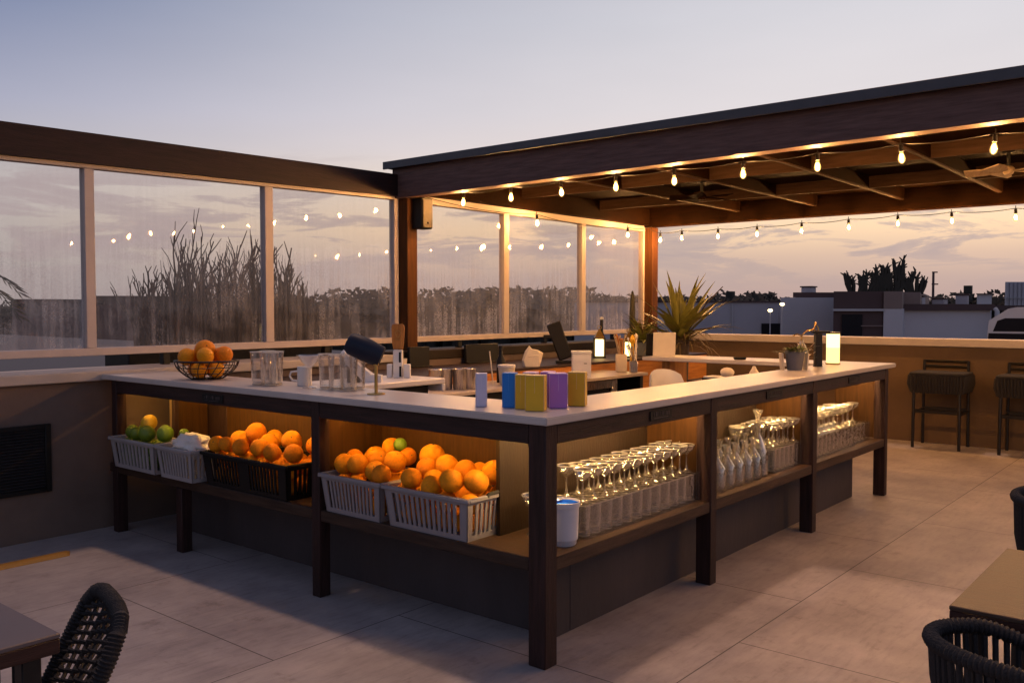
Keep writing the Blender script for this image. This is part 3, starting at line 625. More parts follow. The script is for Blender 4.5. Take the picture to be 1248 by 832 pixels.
items=W+[(3.18,5.89,.80,.054)]+[(3.10+.1*i,5.66+.125*j,.55+.09*l,.05) for l in range(2) for i in range(2) for j in range(4)]
Q=relax(items,3.04,3.265,5.575,6.145,ST,taper=.035)
for i,(q,it_) in enumerate(zip(Q,items)):
    if i==5: place_fruit('lemon',q,it_[3],'yellow lemon on top of the limes in the white crate',None)
    else: place_fruit('lime',q,it_[3],'green lime in the white crate at the wall end','limes in the white crate',top=i<5)
# crumpled cloth in the second white crate
def blob(c,sc,seed,amp=.35,sub=4,freq=2.2):
    bm=bmesh.new(); bmesh.ops.create_icosphere(bm,subdivisions=sub,radius=1)
    for v in bm.verts:
        n=v.co.normalized(); r=1+amp*noise.fractal(n*freq+Vector((seed,seed*2,1)),.8,2,3)
        v.co=Vector((c[0]+n.x*r*sc[0],c[1]+n.y*r*sc[1],c[2]+n.z*r*sc[2]))
    return MB().frombm(bm)
tag(blob((3.15,5.30,.700),(.105,.16,.080),2).obj('cloth',M['cloth'],smooth=1.0),'crumpled white cloth stuffed in a white crate','cloth')
place_fruit('lime',(3.18,5.44,.765),.033,'single lime on the crumpled white cloth',None)

# wire fruit bowl
t=thing('fruit_bowl',(3.30,5.35,1.122),'black wire bowl of oranges on the bar near the low wall','bowl')
Rb,H=.205,.125
def bowlr(k): return .10+(Rb-.10)*math.sin(k*PI/2)**.85
ring=lambda r,z,n=40:[(r*math.cos(2*PI*i/n),r*math.sin(2*PI*i/n),z) for i in range(n)]
link('rim',MB().tube(ring(Rb,H),.006,8,True).mesh('rim',M['blackmetal']),t)
mb=MB()
for k in range(22):
    a=2*PI*k/22; mb.tube([(bowlr(u)*math.cos(a+.25*u),bowlr(u)*math.sin(a+.25*u),.006+(H-.006)*u) for u in [i/7 for i in range(8)]],.0028,6)
for u in (0,.33,.66): mb.tube(ring(bowlr(u),.006+(H-.006)*u),.0028,6,True)
for k in range(4):
    a=PI*k/4; mb.tube([(.1*math.cos(a),.1*math.sin(a),.006),(-.1*math.cos(a),-.1*math.sin(a),.006)],.0028,6)
link('wire_basket',mb.mesh('wire_basket',M['blackmetal']),t)
bo=[(-.10,.07,.150,.058),(-.06,-.07,.145,.056),(.0,.02,.185,.068),(.07,-.06,.142,.060),(.12,.05,.140,.058),(0,.12,.145,.055)]+[(.075*math.cos(a),.075*math.sin(a),.064,.054) for a in [i*2*PI/4+.5 for i in range(4)]]
PB=[Vector(b[:3]) for b in bo]
for k in range(120):
    for i in range(len(bo)):
        for j in range(i):
            d=PB[i]-PB[j]; m=(bo[i][3]+bo[j][3])*.985
            if d.length<m: c=d*((m-d.length)/d.length*.5); PB[i]+=c; PB[j]-=c
    for i,p in enumerate(PB):
        r=bo[i][3]; p.z=max(p.z,.012+r); h=math.hypot(p.x,p.y); lim=max(.02,bowlr(min(1,p.z/H))-r*.93)
        if h>lim: p.x*=lim/h; p.y*=lim/h
for i,p in enumerate(PB): place_fruit('orange',Vector((3.30,5.35,1.122))+p,bo[i][3],'orange in the black wire bowl on the bar','oranges in the wire bowl',top=i<6)

# bucket
t=thing('bucket',(3.385,2.475,ST-.002),'white plastic tub with bright blue inside on the lit shelf','bucket')
link('body',MB().lathe([(0,.0),(.052,.0),(.056,.006),(.066,.19),(.071,.192),(.072,.215),(.0685,.217),(.0665,.20),(.062,.03),(0,.03)],seg=28).mesh('body',M['bucketwhite']),t)
t.scale=(1.12,1.12,.95)
link('liner',MB().lathe([(.0,.188),(.0645,.1885),(.0660,.206),(.0650,.207),(.0632,.191),(0,.1905)],seg=28).mesh('liner',M['bucketblue']),t)

# ------------------------------------------------------------------ glassware on the shelf
def with_glints(me,rings,mat):  # adds pale rings that stand in for glints on the glass
    mb=MB()
    for rr,z,th in rings: mb.tube([(rr*math.cos(2*PI*k/24),rr*math.sin(2*PI*k/24),z) for k in range(24)],th,5,True)
    t_=mb.mesh('rim',None); b_=bmesh.new(); b_.from_mesh(me); b_.from_mesh(t_); b_.to_mesh(me); b_.free(); me.materials.append(mat)
    for p_ in me.polygons[len(me.polygons)-len(t_.polygons):]: p_.material_index=1
    return me
CB=with_glints(MB().lathe([(.0045,.085),(.006,.098),(.014,.104),(.040,.118),(.058,.136),(.064,.158),(.061,.157),(.055,.137),(.038,.122),(.010,.108),(0,.107)],seg=24).mesh('coupe_bowl',M['glassware']),[(.0625,.158,.0028)],M['rimglint'])
CF=MB().lathe([(0,0),(.036,0),(.037,.003),(.020,.010),(.009,.022),(.0048,.042),(.0045,.0848)],seg=24,rib=.05,nrib=12).mesh('coupe_foot',M['ribglass'])
TUM=MB().lathe([(0,.004),(.030,.004),(.033,.012),(.036,.158),(.034,.160),(.0305,.02),(0,.016)],seg=16).mesh('tumbler',M['glassware']); with_glints(TUM,[(.035,.159,.0022),(.031,.008,.004)],M['rimglint'])
def coupe(p,label,group,s=1):
    t=thing('coupe_glass',p,label,'coupe glass',group); t.rotation_euler=(0,0,random.uniform(0,6)); t.scale=(s*.80 if s<1.2 else .95,s*.80 if s<1.2 else .95,s*random.uniform(.97,1.03))
    link('bowl',CB,t); link('foot',CF,t)
def tumb(p,label,group,s=1):
    o=link('tumbler',TUM); o.location=p; o.scale=(s,s,s); tag(o,label,'tumbler',group)
def bin_(x0,x1,y0,y1,h,label,lid=True):
    t=thing('acrylic_bin',((x0+x1)/2,(y0+y1)/2,ST-.002),label,'bin','clear bins of glassware on the lit shelf'); X=(x1-x0)/2; Y=(y1-y0)/2; w=.004
    mb=MB(); mb.box(-X,X,-Y,Y,0,w,0)
    for s in (-1,1): mb.box(-X,X,s*Y-w/2,s*Y+w/2,w,h,0); mb.box(s*X-w/2,s*X+w/2,-Y+w,Y-w,w,h,0)
    link('walls',mb.mesh('walls',M['acrylic'],0),t)
    if lid: link('tray',MB().box(-X-.006,X+.006,-Y-.006,Y+.006,h,h+.006,.002).mesh('tray',M['acrylic']),t)
    r=MB()
    for s in (-1,1): r.box(-X-.003,X+.003,s*Y-.003,s*Y+.003,h-.006,h-.001,0)
    link('edge',r.mesh('edge',M['ribglass'],0),t)
bin_(3.50,4.645,2.425,2.66,.168,'clear bin of tumblers with coupe glasses standing on it, beside the white tub')
n=12
for i in range(n):
    x=3.545+i*(1.06/(n-1))
    for j,y in enumerate((2.47,2.545,2.62)): tumb((x+random.uniform(-.004,.004),y,ST+.003),'clear tumbler inside the bin beside the white tub','tumblers in the nearest bin',.97)
for i in range(12):
    x=3.54+i*(1.05/11)
    for j,y in enumerate((2.475,2.595)): coupe((x+.04*(j)+random.uniform(-.007,.007),y+random.uniform(-.006,.006),ST-.002+.1745),'coupe glass standing on the bin beside the white tub','coupe glasses on the nearest bin',.98)
# stray coupes behind the tub
for i,(x,y) in enumerate(((3.42,2.68),(3.455,2.58))): coupe((x,y,ST-.001),'coupe glass standing low behind the white tub','coupe glasses behind the tub',1.25)
# decanters
DEC=MB().lathe([(0,0),(.052,0),(.057,.006),(.058,.12),(.054,.14),(.03,.175),(.017,.20),(.015,.245),(.026,.262),(.027,.266),(.022,.264),(.012,.245),(.014,.20),(.027,.172),(.05,.135),(.053,.02),(0,.014)],seg=20,rib=.02,nrib=10).mesh('decanter',M['glassware'])
k=0
for i in range(7):
    for j,y in enumerate((2.475,2.60)):
        x=4.83+i*.128+.03*j
        if i==6 and j==0: continue
        o=link('decanter',DEC); o.location=(x,y,ST-.001); tag(o,'clear glass decanter with a narrow flared neck in the middle bay','decanter','decanters in the middle bay')
t=thing('decanter',(5.60,2.50,ST-.001),'tall clear decanter with a glass stopper beside the bin of coupes','decanter')
link('body',MB().lathe([(0,0),(.062,0),(.068,.006),(.069,.13),(.066,.16),(.035,.235),(.021,.275),(.019,.325),(.03,.345),(.03,.35),(.017,.33),(.018,.275),(.032,.23),(.061,.155),(.063,.02),(0,.014)],seg=24,rib=.02,nrib=12).mesh('body',M['glassware']),t)
link('stopper',MB().lathe([(0,.33),(.014,.335),(.014,.352),(.010,.37),(.020,.40),(.034,.432),(.034,.438),(0,.44)],seg=16).mesh('stopper',M['ribglass']),t)
bin_(5.72,6.195,2.43,2.66,.168,'clear bin of tumblers with coupe glasses on top in the middle bay')
for i in range(6):
    for y in (2.475,2.55,2.615): tumb((5.765+i*.077,y,ST+.003),'clear tumbler inside the bin of the middle bay','tumblers in the middle bay bin',.97)
for i in range(5):
    for j,y in enumerate((2.475,2.545,2.62)): coupe((5.77+i*.089+.02*(j%2),y+random.uniform(-.006,.006),ST-.002+.1745),'coupe glass standing on the bin of the middle bay','coupe glasses on the middle bay bin',.98)
for i in range(5): coupe((5.77+i*.095,2.73,ST-.001),'tall coupe glass standing behind the bin of the middle bay','tall coupe glasses in the middle bay',1.75)
# third bay
bin_(6.33,7.30,2.425,2.64,.168,'clear bin of tumblers with coupe glasses on top in the far bay')
for i in range(12):
    for y in (2.47,2.545): tumb((6.37+i*.081,y,ST+.003),'clear tumbler inside the long bin of the far bay','tumblers in the far bay bin',.97)
for i in range(9):
    for j,y in enumerate((2.475,2.59)): coupe((6.385+i*.106+.03*j,y,ST+.1725),'coupe glass standing on the long bin of the far bay','coupe glasses in the far bay',.98)
bin_(7.33,7.72,2.45,2.68,.15,'small clear bin at the far end of the shelf')
for i in range(4):
    for y in (2.50,2.58): tumb((7.39+i*.09,y,ST+.003),'clear tumbler in the small bin at the shelf end','tumblers in the small end bin',.88)
for i in range(3): coupe((7.40+i*.11,2.56,ST+.1545),'coupe glass standing on the small end bin','coupe glasses on the end bin',.98)

# ------------------------------------------------------------------ things on the bar top
ZT=1.1225
HB=MB().lathe([(0,.004),(.036,.004),(.040,.012),(.046,.195),(.052,.205),(.049,.206),(.0365,.02),(0,.016)],seg=18,rib=.015,nrib=12).mesh('highball',M['glassware']); with_glints(HB,[(.0505,.205,.0022),(.037,.008,.0035)],M['rimglint'])
for i,(x,y) in enumerate(((3.27,4.60),(3.25,4.70),(3.35,4.66),(3.36,4.76))):
    o=link('highball_glass',HB); o.location=(x,y,ZT); tag(o,'tall clear highball glass clustered near the wire bowl','glass','highball glasses near the wire bowl')
for i,(x,y) in enumerate(((3.35,4.08),(3.36,4.18),(3.45,4.10),(3.46,4.02),(3.37,3.985))):
    o=link('highball_glass',HB); o.location=(x,y,ZT); tag(o,'tall clear highball glass clustered beside the navy lamp','glass','highball glasses beside the navy lamp')
t=thing('tall_coupe',(3.33,4.30,ZT),'wide clear coupe on a stem beside the white mug','glass')
link('bowl',MB().lathe([(.005,.06),(.006,.11),(.02,.13),(.055,.165),(.078,.195),(.075,.196),(.05,.17),(.015,.135),(0,.13)],seg=24).mesh('bowl',M['glassware']),t)
link('foot',MB().lathe([(0,0),(.042,0),(.04,.005),(.008,.014),(.005,.06)],seg=20).mesh('foot',M['glassware']),t)
t=thing('mug',(3.40,4.44,ZT),'plain white mug standing between the clusters of glasses','mug')
link('body',MB().lathe([(0,0),(.040,0),(.044,.006),(.044,.118),(.041,.120),(.039,.01),(0,.008)],seg=24).mesh('body',M['white']),t)
link('handle',MB().tube([(.043*math.cos(2.2)+.0,.043*math.sin(2.2),.09),(-.055,.06,.085),(-.06,.066,.06),(-.05,.055,.035),(.043*math.cos(2.2),.043*math.sin(2.2),.03)],.006,8).mesh('handle',M['white']),t)
# navy lamp: brass stem and a tilted shade
t=thing('table_lamp',(3.325,3.71,ZT),'navy lamp with a tilted oblong shade on a brass stem','lamp')
link('base',MB().lathe([(0,0),(.05,0),(.05,.006),(.012,.012),(0,.012)],seg=24).mesh('base',M['brass']),t)
link('stem',MB().tube([(0,0,.01),(0,0,.17)],.0095,10).lathe([(.0,.155),(.016,.16),(.016,.19),(0,.195)],seg=12).mesh('stem',M['brass']),t)
m=Matrix.Translation((-.03,.055,.245))@Matrix.Rotation(yaw-PI/2,4,'Z')@Matrix.Rotation(R(24),4,'Y')
mb=MB(); prof=[(-.110,.030),(-.105,.048),(-.08,.062),(.0,.066),(.085,.060),(.10,.056),(.10,.050)]
seg=24; vs=[];fs=[]
for a,r in prof:
    for k in range(seg):
        q=2*PI*k/seg; vs.append(m@Vector((a,r*.8*math.cos(q),r*math.sin(q))))
for i in range(len(prof)-1):
    for k in range(seg): fs.append((i*seg+k,i*seg+(k+1)%seg,(i+1)*seg+(k+1)%seg,(i+1)*seg+k))
fs.append(tuple(range(seg-1,-1,-1))); fs.append(tuple((len(prof)-1)*seg+k for k in range(seg)))
link('lamp_shade',mb.add(vs,fs).mesh('lamp_shade',M['navy']),t)
# cartons
def _em(n,c): return pbr(n,c,.6,0,.08,8,bump=.03)
EDGE={'blue_card':_em('blue_card_edge',(.06,.28,.72)),'yellow_card':_em('yellow_card_edge',(.82,.58,.20)),'purple_card':_em('purple_card_edge',(.62,.42,.76)),'lilac_card':_em('lilac_card_edge',(.74,.72,.84)),'pink_card':_em('pink_card_edge',(.76,.58,.76))}
def carton(x,y,w,d,h,rz,mat,label,lip=None,group='small card boxes on the bar'):
    t=thing('card_box',(x,y,ZT),label,'box',group,rz)
    link('body',MB().box(-w/2,w/2,-d/2,d/2,0,h,.003).mesh('body',mat),t)
    em=EDGE[mat.name]
    link('lid',MB().box(-w/2-.0015,w/2+.0015,-d/2-.0015,d/2+.0015,h-.004,h+.001,.0015).mesh('lid',em),t)
    f=MB()
    for a in (-1,1):
        for b_ in (-1,1): f.box(a*w/2-.0014,a*w/2+.0014,b_*d/2-.0014,b_*d/2+.0014,.001,h-.0045,.0006)
    f.box(-w/2-.0008,w/2+.0008,-.0008,.0008,h*.5,h-.0045,0)
    link('fold_edge',f.mesh('fold_edge',em),t)
carton(3.245,2.865,.052,.052,.160,yaw,M['lilac'],'pale lilac card box standing apart beside the blue box')
q=yaw-.25
carton(3.30,2.73,.06,.06,.165,q,M['blue'],'blue card box at the end of the box cluster')
carton(3.285,2.645,.055,.05,.162,q,M['yellow'],'narrow yellow card box between the blue box and a front yellow box')
carton(3.265,2.545,.06,.088,.165,q,M['yellow'],'yellow card box standing nearest the bar corner')
carton(3.43,2.545,.075,.085,.165,q+.35,M['purple'],'large purple card box in the middle of the cluster')
carton(3.555,2.515,.06,.082,.165,q,M['yellow'],'yellow card box at the end beside the purple box')
carton(3.385,2.67,.08,.06,.166,q,M['pink'],'pale pink card box behind the front yellow boxes')
carton(3.49,2.645,.07,.06,.164,q,M['purple'],'smaller purple card box at the back of the cluster')
# planter with herbs
t=thing('potted_herb',(6.66,2.68,ZT),'low herb in a grey pot set in a pale holder on the bar','potted plant')
link('pot',MB().lathe([(0,0),(.052,0),(.056,.005),(.072,.125),(.076,.126),(.076,.142),(.069,.142),(.066,.12),(0,.118)],seg=28).mesh('pot',M['potgrey']),t)
for s in (-1,1):
    link('holder',MB().box(-.006,.006,-.045,.045,0,.13,.003,Matrix.Rotation(yaw-PI/2,4,'Z')@Matrix.Translation((s*.088,.02,0))@Matrix.Rotation(s*R(5),4,'Y')).mesh('holder',M['cream']),t)
def leaves(c,n,rad,ln,wd,mat,name,par,up=.5,zs=1.):
    mb=MB(); rs=random.Random(len(name)+n)
    for i in range(n):
        a=rs.uniform(0,2*PI); rr=rad*math.sqrt(rs.random()); p=Vector((c[0]+rr*math.cos(a),c[1]+rr*math.sin(a),c[2]+rs.uniform(0,.03)*zs))
        d=Vector((math.cos(a+rs.uniform(-1,1)),math.sin(a+rs.uniform(-1,1)),rs.uniform(-.3,1.)*up)).normalized(); sd_=d.cross(Vector((0,0,1))).normalized()*wd*rs.uniform(.6,1.2); l=ln*rs.uniform(.5,1.2)
        mb.add([p,p+d*l*.5+sd_,p+d*l,p+d*l*.5-sd_],[(0,1,2,3)])
    return link(name,mb.mesh(name,mat,0),par)
leaves((0,0,.13),170,.07,.06,.010,M['leaf'],'foliage',t,.5); leaves((-.08,.05,.12),40,.05,.06,.009,M['leaf'],'foliage',t,.1)
# spray bottle vase with dried twigs
t=thing('glass_bottle',(7.10,2.80,ZT),'clear amber lit glass bottle with a twig spout beside the tap','bottle')
link('body',MB().lathe([(0,0),(.05,0),(.053,.006),(.05,.12),(.03,.17),(.016,.19),(.018,.215),(.014,.216),(.012,.19),(.026,.168),(.045,.118),(.047,.01),(0,.008)],seg=20).mesh('body',M['ribglass']),t)
link('spout',MB().tube([(0,0,.21),(.0,0,.25),(-.03,.03,.262),(-.055,.05,.25)],.007,8).tube([(0,0,.25),(.03,-.03,.29),(.075,-.07,.30),(.10,-.09,.28)],.006,8).tube([(.075,-.07,.30),(.085,-.08,.345)],.007,8).mesh('spout',M['brass']),t)
leaves((.03,-.02,.05),40,.07,.07,.010,M['cream'],'dried_leaf',t,.8,4)
# black tap
t=thing('bar_tap',(7.19,2.70,ZT),'black square bar tap standing beside the glowing candle lamp','tap')
link('column',MB().box(-.028,.028,-.028,.028,.006,.268,.004,Matrix.Rotation(yaw,4,'Z')).mesh('column',M['blackmetal']),t)
link('base',MB().lathe([(0,0),(.038,0),(.038,.006),(0,.006)],seg=20).mesh('base',M['blackmetal']),t)
link('spout',MB().box(-.03,.03,-.09,.05,.269,.288,.004,Matrix.Rotation(yaw,4,'Z')).mesh('spout',M['blackmetal']),t)
link('lever',MB().tube([(0,0,.288),(.0,0,.31),(.0,.025,.345)],.007,8).sphere((0,.025,.348),.011).mesh('lever',M['brass']),t)
# candle lamp
t=thing('candle_lamp',(7.53,2.70,ZT),'glowing cylindrical candle lamp near the far end of the bar','lamp')
link('base',MB().lathe([(0,0),(.060,0),(.060,.012),(0,.012)],seg=28).mesh('base',M['brass']),t)
link('glow_cylinder',MB().lathe([(0,.0125),(.054,.0125),(.054,.14),(0,.14)],seg=28).mesh('glow_cylinder',M['candle']),t)
link('glow_core',MB().lathe([(.0,.141),(.054,.141),(.054,.255),(.0,.255)],seg=28).mesh('glow_core',M['candletop']),t)
link('cap',MB().lathe([(0,.256),(.056,.256),(.056,.272),(0,.273)],seg=28).mesh('cap',M['brass']),t)
# small black tray clip on the third arm
t=thing('ashtray',(7.66,3.60,ZT),'small black dish on the back arm of the bar','dish')
link('dish',MB().lathe([(0,0),(.05,0),(.062,.02),(.058,.02),(.047,.006),(0,.006)],seg=24).mesh('dish',M['black']),t)
# menu card on the back arm
t=thing('menu_card',(7.76,4.45,ZT),'blank cream menu board propped on the back arm of the bar','menu board')
mrot=Matrix.Rotation(yaw-PI/2+PI,4,'Z')
link('board',MB().box(-.11,.11,-.006,.006,0,.235,.002,mrot@Matrix.Rotation(R(-9),4,'X')).mesh('board',M['paper']),t)
link('backing',MB().box(-.05,.09,-.005,.005,0,.225,.002,mrot@Matrix.Translation((.08,-.06,0))@Matrix.Rotation(R(-14),4,'X')).mesh('backing',M['black']),t)

# ------------------------------------------------------------------ behind the bar
t=thing('work_counter',(6,5.4,0),'low work counter with orange timber riser behind the bar','counter')
P(MB().box(3.66,8.15,4.86,5.44,.89,.92,.004),'top',M['topwood'],t)
P(MB().box(3.70,6.9,4.92,5.44,.0,.889,.003).box(8.09,8.15,4.92,5.44,0,.889,.003),'front',M['black'],t)
P(MB().box(6.92,7.62,4.90,4.93,.0,.07,.003).box(6.92,7.0,4.90,4.93,.07,.88,.003).box(7.54,7.62,4.90,4.93,.07,.88,.003).box(7.0,7.54,4.90,4.93,.80,.88,.003),'fridge_frame',M['steel'],t)
P(MB().box(7.0,7.54,4.935,4.96,.07,.80,.003),'fridge_glass',M['bdark'],t)
P(MB().box(3.66,10.6,5.445,5.47,.0,.985,.003),'riser',M['orangewood'],t)
P(MB().box(3.66,10.6,5.44,6.37,.986,1.012,.004),'upper_shelf',M['darkx'],t)
ZS=1.0125; ZW=.9205
# station slab with drink tower
t=thing('drink_station',(4.3,5.05,.92),'pale raised slab station with dark recess behind the bar','station')
P(MB().box(3.66,5.02,4.80,5.36,1.012,1.055,.008),'slab',M['white'],t)
P(MB().box(3.75,4.93,4.90,5.30,.922,1.011,.003),'body',M['black'],t)
P(MB().box(4.98,5.02,4.80,5.36,.955,1.011,.006),'end_lip',M['white'],t)
ZL=1.0555
t=thing('tap_tower',(4.80,5.10,ZL),'white drink tower with an orange timber paddle handle','tap tower')
rt=Matrix.Rotation(yaw,4,'Z')
link('column',MB().box(-.035,.035,-.035,.035,0,.215,.004,rt).box(-.03,.03,-.095,-.045,0,.105,.004,rt).box(-.03,.03,.045,.085,0,.105,.004,rt).mesh('column',M['white']),t)
link('slot',MB().box(-.0365,-.0345,-.026,-.01,.12,.20,0,rt).box(-.0365,-.0345,-.03,-.012,.01,.09,0,rt).mesh('slot',M['black']),t)
mb=MB(); pr=[(-.036,0),(-.045,.05),(-.05,.16),(-.046,.185),(-.03,.195),(.03,.195),(.046,.185),(.05,.16),(.045,.05),(.036,0)]
mb.add([(-.012,y,.222+z) for y,z in pr]+[(.012,y,.222+z) for y,z in pr],[tuple(range(9,-1,-1)),tuple(range(10,20))]+[(i,(i+1)%10,10+(i+1)%10,10+i) for i in range(10)]); mb.v=[tuple(rt@Vector(p)) for p in mb.v]
h=link('paddle',mb.mesh('paddle',M['orangewoodz']),t)
em=MB().tube([rt@Vector((-.0135,.018*math.cos(a)*(1+.3*math.sin(3*a)),.34+.026*math.sin(a))) for a in [i*2*PI/24 for i in range(24)]],.002,6,True).tube([rt@Vector((-.0135,-.02,.295)),rt@Vector((-.0135,.02,.295))],.002,6)
link('emblem',em.mesh('emblem',M['brass']),h)
t=thing('cup',(5.0,5.26,ZL-.0),'white paper cup on a saucer beside the drink tower','cup')
t.location=(4.95,5.22,ZL)
link('body',MB().lathe([(0,.008),(.032,.008),(.044,.135),(.046,.137),(.042,.137),(.03,.012),(0,.012)],seg=24).mesh('body',M['cream']),t)
link('saucer',MB().lathe([(0,0),(.04,0),(.06,.006),(.06,.008),(0,.0075)],seg=24).mesh('saucer',M['white']),t)
t=thing('juicer',(4.36,4.98,ZL),'pale angled appliance body behind the navy lamp','appliance')
rz=Matrix.Rotation(yaw-PI/2,4,'Z')
mb=MB(); poly=[(-.16,.16),(-.13,.20),(.05,.06),(.12,.05),(.12,0),(.0,0)]
n_=len(poly); mb.add([(x,-.05,z) for x,z in poly]+[(x,.05,z) for x,z in poly],[tuple(range(n_)),tuple(range(2*n_-1,n_-1,-1))]+[((i+1)%n_,i,n_+i,n_+(i+1)%n_) for i in range(n_)]); mb.v=[tuple(rz@Vector(p)) for p in mb.v]
link('body',mb.mesh('body',M['white']),t)
link('head',blob((0,0,0),(.028,.026,.028),4,.25,3).mesh('head',M['white'],1.),t).location=rz@Vector((-.15,0,.205))
link('motor',MB().box(-.13,-.03,-.045,.045,0,.10,.006,rz).mesh('motor',M['black']),t)
# canisters
CAN=MB().lathe([(0,0),(.055,0),(.058,.006),(.060,.165),(.064,.17),(.060,.172),(.056,.165),(.054,.01),(0,.008)],seg=24).mesh('canister',M['steel'])
for i in range(4):
    o=link('canister',CAN); o.location=(5.28+i*.085,5.16+.03*(i%2)-.055*i,ZW); tag(o,'brushed steel canister standing in the row behind the bar','canister','steel canisters behind the bar')
# tub with lid, bottle, straw
t=thing('deli_tub',(6.02,5.02,ZW),'cream lidded tub behind the blue card box','tub')
link('body',MB().lathe([(0,0),(.06,0),(.075,.155),(0,.156)],seg=24).mesh('body',M['cream']),t); link('lid',MB().lathe([(0,.157),(.08,.157),(.081,.175),(.07,.18),(0,.18)],seg=24).mesh('lid',M['white']),t)
t=thing('straw',(5.90,5.07,ZW),'thin pale straw leaning beside the cream tub','straw'); link('tube',MB().tube([(0,0,0),(-.015,.03,.30)],.005,8).mesh('tube',M['paper']),t)
t=thing('bottle',(6.18,5.22,ZW),'slim black bottle rising behind the cream tub','bottle')
link('body',MB().lathe([(0,0),(.038,0),(.04,.01),(.04,.20),(.018,.25),(.016,.30),(0,.301)],seg=20).mesh('body',M['black']),t); link('cap',MB().lathe([(0,.302),(.02,.302),(.02,.335),(0,.336)],seg=16).mesh('cap',M['blackmetal']),t)
# black boards against the wall
for a,b,l in ((6.10,6.38,'narrow black panel leaning on the wall beside the pergola post'),(6.92,7.44,'wide black panel leaning on the wall behind the slim bottle')):
    t=thing('black_panel',((a+b)/2,6.34,ZS),l,'panel','black panels along the wall')
    link('face',MB().box(-(b-a)/2,(b-a)/2,-.02,.02,0,.20,.006).mesh('face',M['black']),t); link('foot',MB().box(-(b-a)/2,(b-a)/2,-.06,-.0205,0,.012,.003).mesh('foot',M['black']),t)
# bag, screen, white box
rzb=Matrix.Rotation(yaw-PI/2,4,'Z')
t=thing('paper_bag',(7.08,5.40,ZS),'crumpled cream paper bag in front of the black screen','bag'); t.location=(7.02,5.52,ZS)
mb=MB(); prof=[(-.085,0),(-.10,.06),(-.065,.15),(-.03,.205),(-.005,.175),(.05,.165),(.10,.135),(.085,.05),(.075,0)]; n_=len(prof); rows=[(-.055,.80),(-.04,.97),(0,1.04),(.04,.97),(.055,.80)]
vs=[(x*k_+.006*math.sin(i_*2.3+y_*60),y_,z_*(.9+.1*k_)) for y_,k_ in rows for i_,(x,z_) in enumerate(prof)]; fs=[tuple(range(n_)),tuple(range(5*n_-1,4*n_-1,-1))]+[(a*n_+(b+1)%n_,a*n_+b,(a+1)*n_+b,(a+1)*n_+(b+1)%n_) for a in range(4) for b in range(n_)]
mb.add(vs,fs); mb.v=[tuple(rzb@Vector(p)) for p in mb.v]
link('body',mb.mesh('body',M['paper'],.35),t)
link('fold',MB().box(-.03,.075,-.060,-.052,.10,.112,.002,rzb@Matrix.Rotation(R(-6),4,'Y')).mesh('fold',M['paper']),t)
t=thing('till_screen',(7.62,5.60,ZS),'tilted black till screen on a stand behind the bar','screen')
rz=Matrix.Rotation(yaw-PI/2,4,'Z')
link('display',MB().box(-.075,.075,-.025,.025,-.20,.20,.012,rz@Matrix.Translation((-.02,0,.235))@Matrix.Rotation(R(-20),4,'Y')).mesh('display',M['black']),t)
link('stand',MB().box(-.06,.11,-.06,.06,0,.03,.004,rz).mesh('stand',M['black']),t)
link('arm',MB().box(-.19,-.08,-.02,.02,.26,.30,.006,rz).mesh('arm',M['black']),t)
t=thing('white_box',(7.10,4.98,ZW),'tall white card carton standing behind the yellow box','box')
rz=Matrix.Rotation(yaw-PI/2,4,'Z')
link('body',MB().box(-.09,.09,-.07,.07,0,.235,.004,rz).mesh('body',M['white']),t); link('lid',MB().box(-.096,.096,-.076,.076,.236,.262,.004,rz).mesh('lid',M['white']),t)
link('mark',MB().box(.02,.05,-.0725,-.0705,.14,.146,0,rz).box(.03,.04,-.0725,-.0705,.03,.036,0,rz).box(.05,.06,-.0725,-.0705,.033,.038,0,rz).mesh('mark',M['black'],0),t)
# lanterns
def lantern(x,y,h,label,w=.062):
    t=thing('lantern',(x,y,ZS),label,'lantern','candle lanterns behind the bar')
    link('base',MB().box(-w-.01,w+.01,-w-.01,w+.01,0,.02,.003,rz).mesh('base',M['blackmetal']),t)
    link('glow',MB().box(-w+.012,w-.012,-w+.012,w-.012,.022,h-.02,.004,rz).mesh('glow',M['lantern']),t)
    f=MB()
    for a in (-1,1):
        for b in (-1,1): f.box(a*w-.006,a*w+.006,b*w-.006,b*w+.006,.02,h,.001,rz)
    link('frame',f.mesh('frame',M['blackmetal']),t)
    link('roof',MB().lathe([(w*1.35,h),(w*.9,h+.04),(.02,h+.085),(.012,h+.10),(0,h+.10)],seg=4,M=rz@Matrix.Rotation(PI/4,4,'Z')).mesh('roof',M['brass'],.3),t)
    link('ring',MB().tube([rz@Vector((.022*math.cos(a),0,h+.118+.022*math.sin(a))) for a in [i*2*PI/14 for i in range(14)]],.004,6,True).mesh('ring',M['brass']),t)
lantern(8.72,5.86,.235,'lit brass lantern with a tall roof beside the cutlery cups',.060)
lantern(8.98,5.62,.20,'smaller lit lantern half hidden behind the straw holder',.06)
t=thing('bottle',(9.05,6.05,ZS),'dark slim bottle with a pale cork behind the lit lanterns','bottle')
link('body',MB().lathe([(0,0),(.05,0),(.052,.20),(.02,.29),(.018,.44),(0,.44)],seg=18).mesh('body',M['black']),t); link('cap',MB().lathe([(0,.441),(.022,.441),(.022,.47),(0,.475)],seg=14).mesh('cap',M['white']),t)
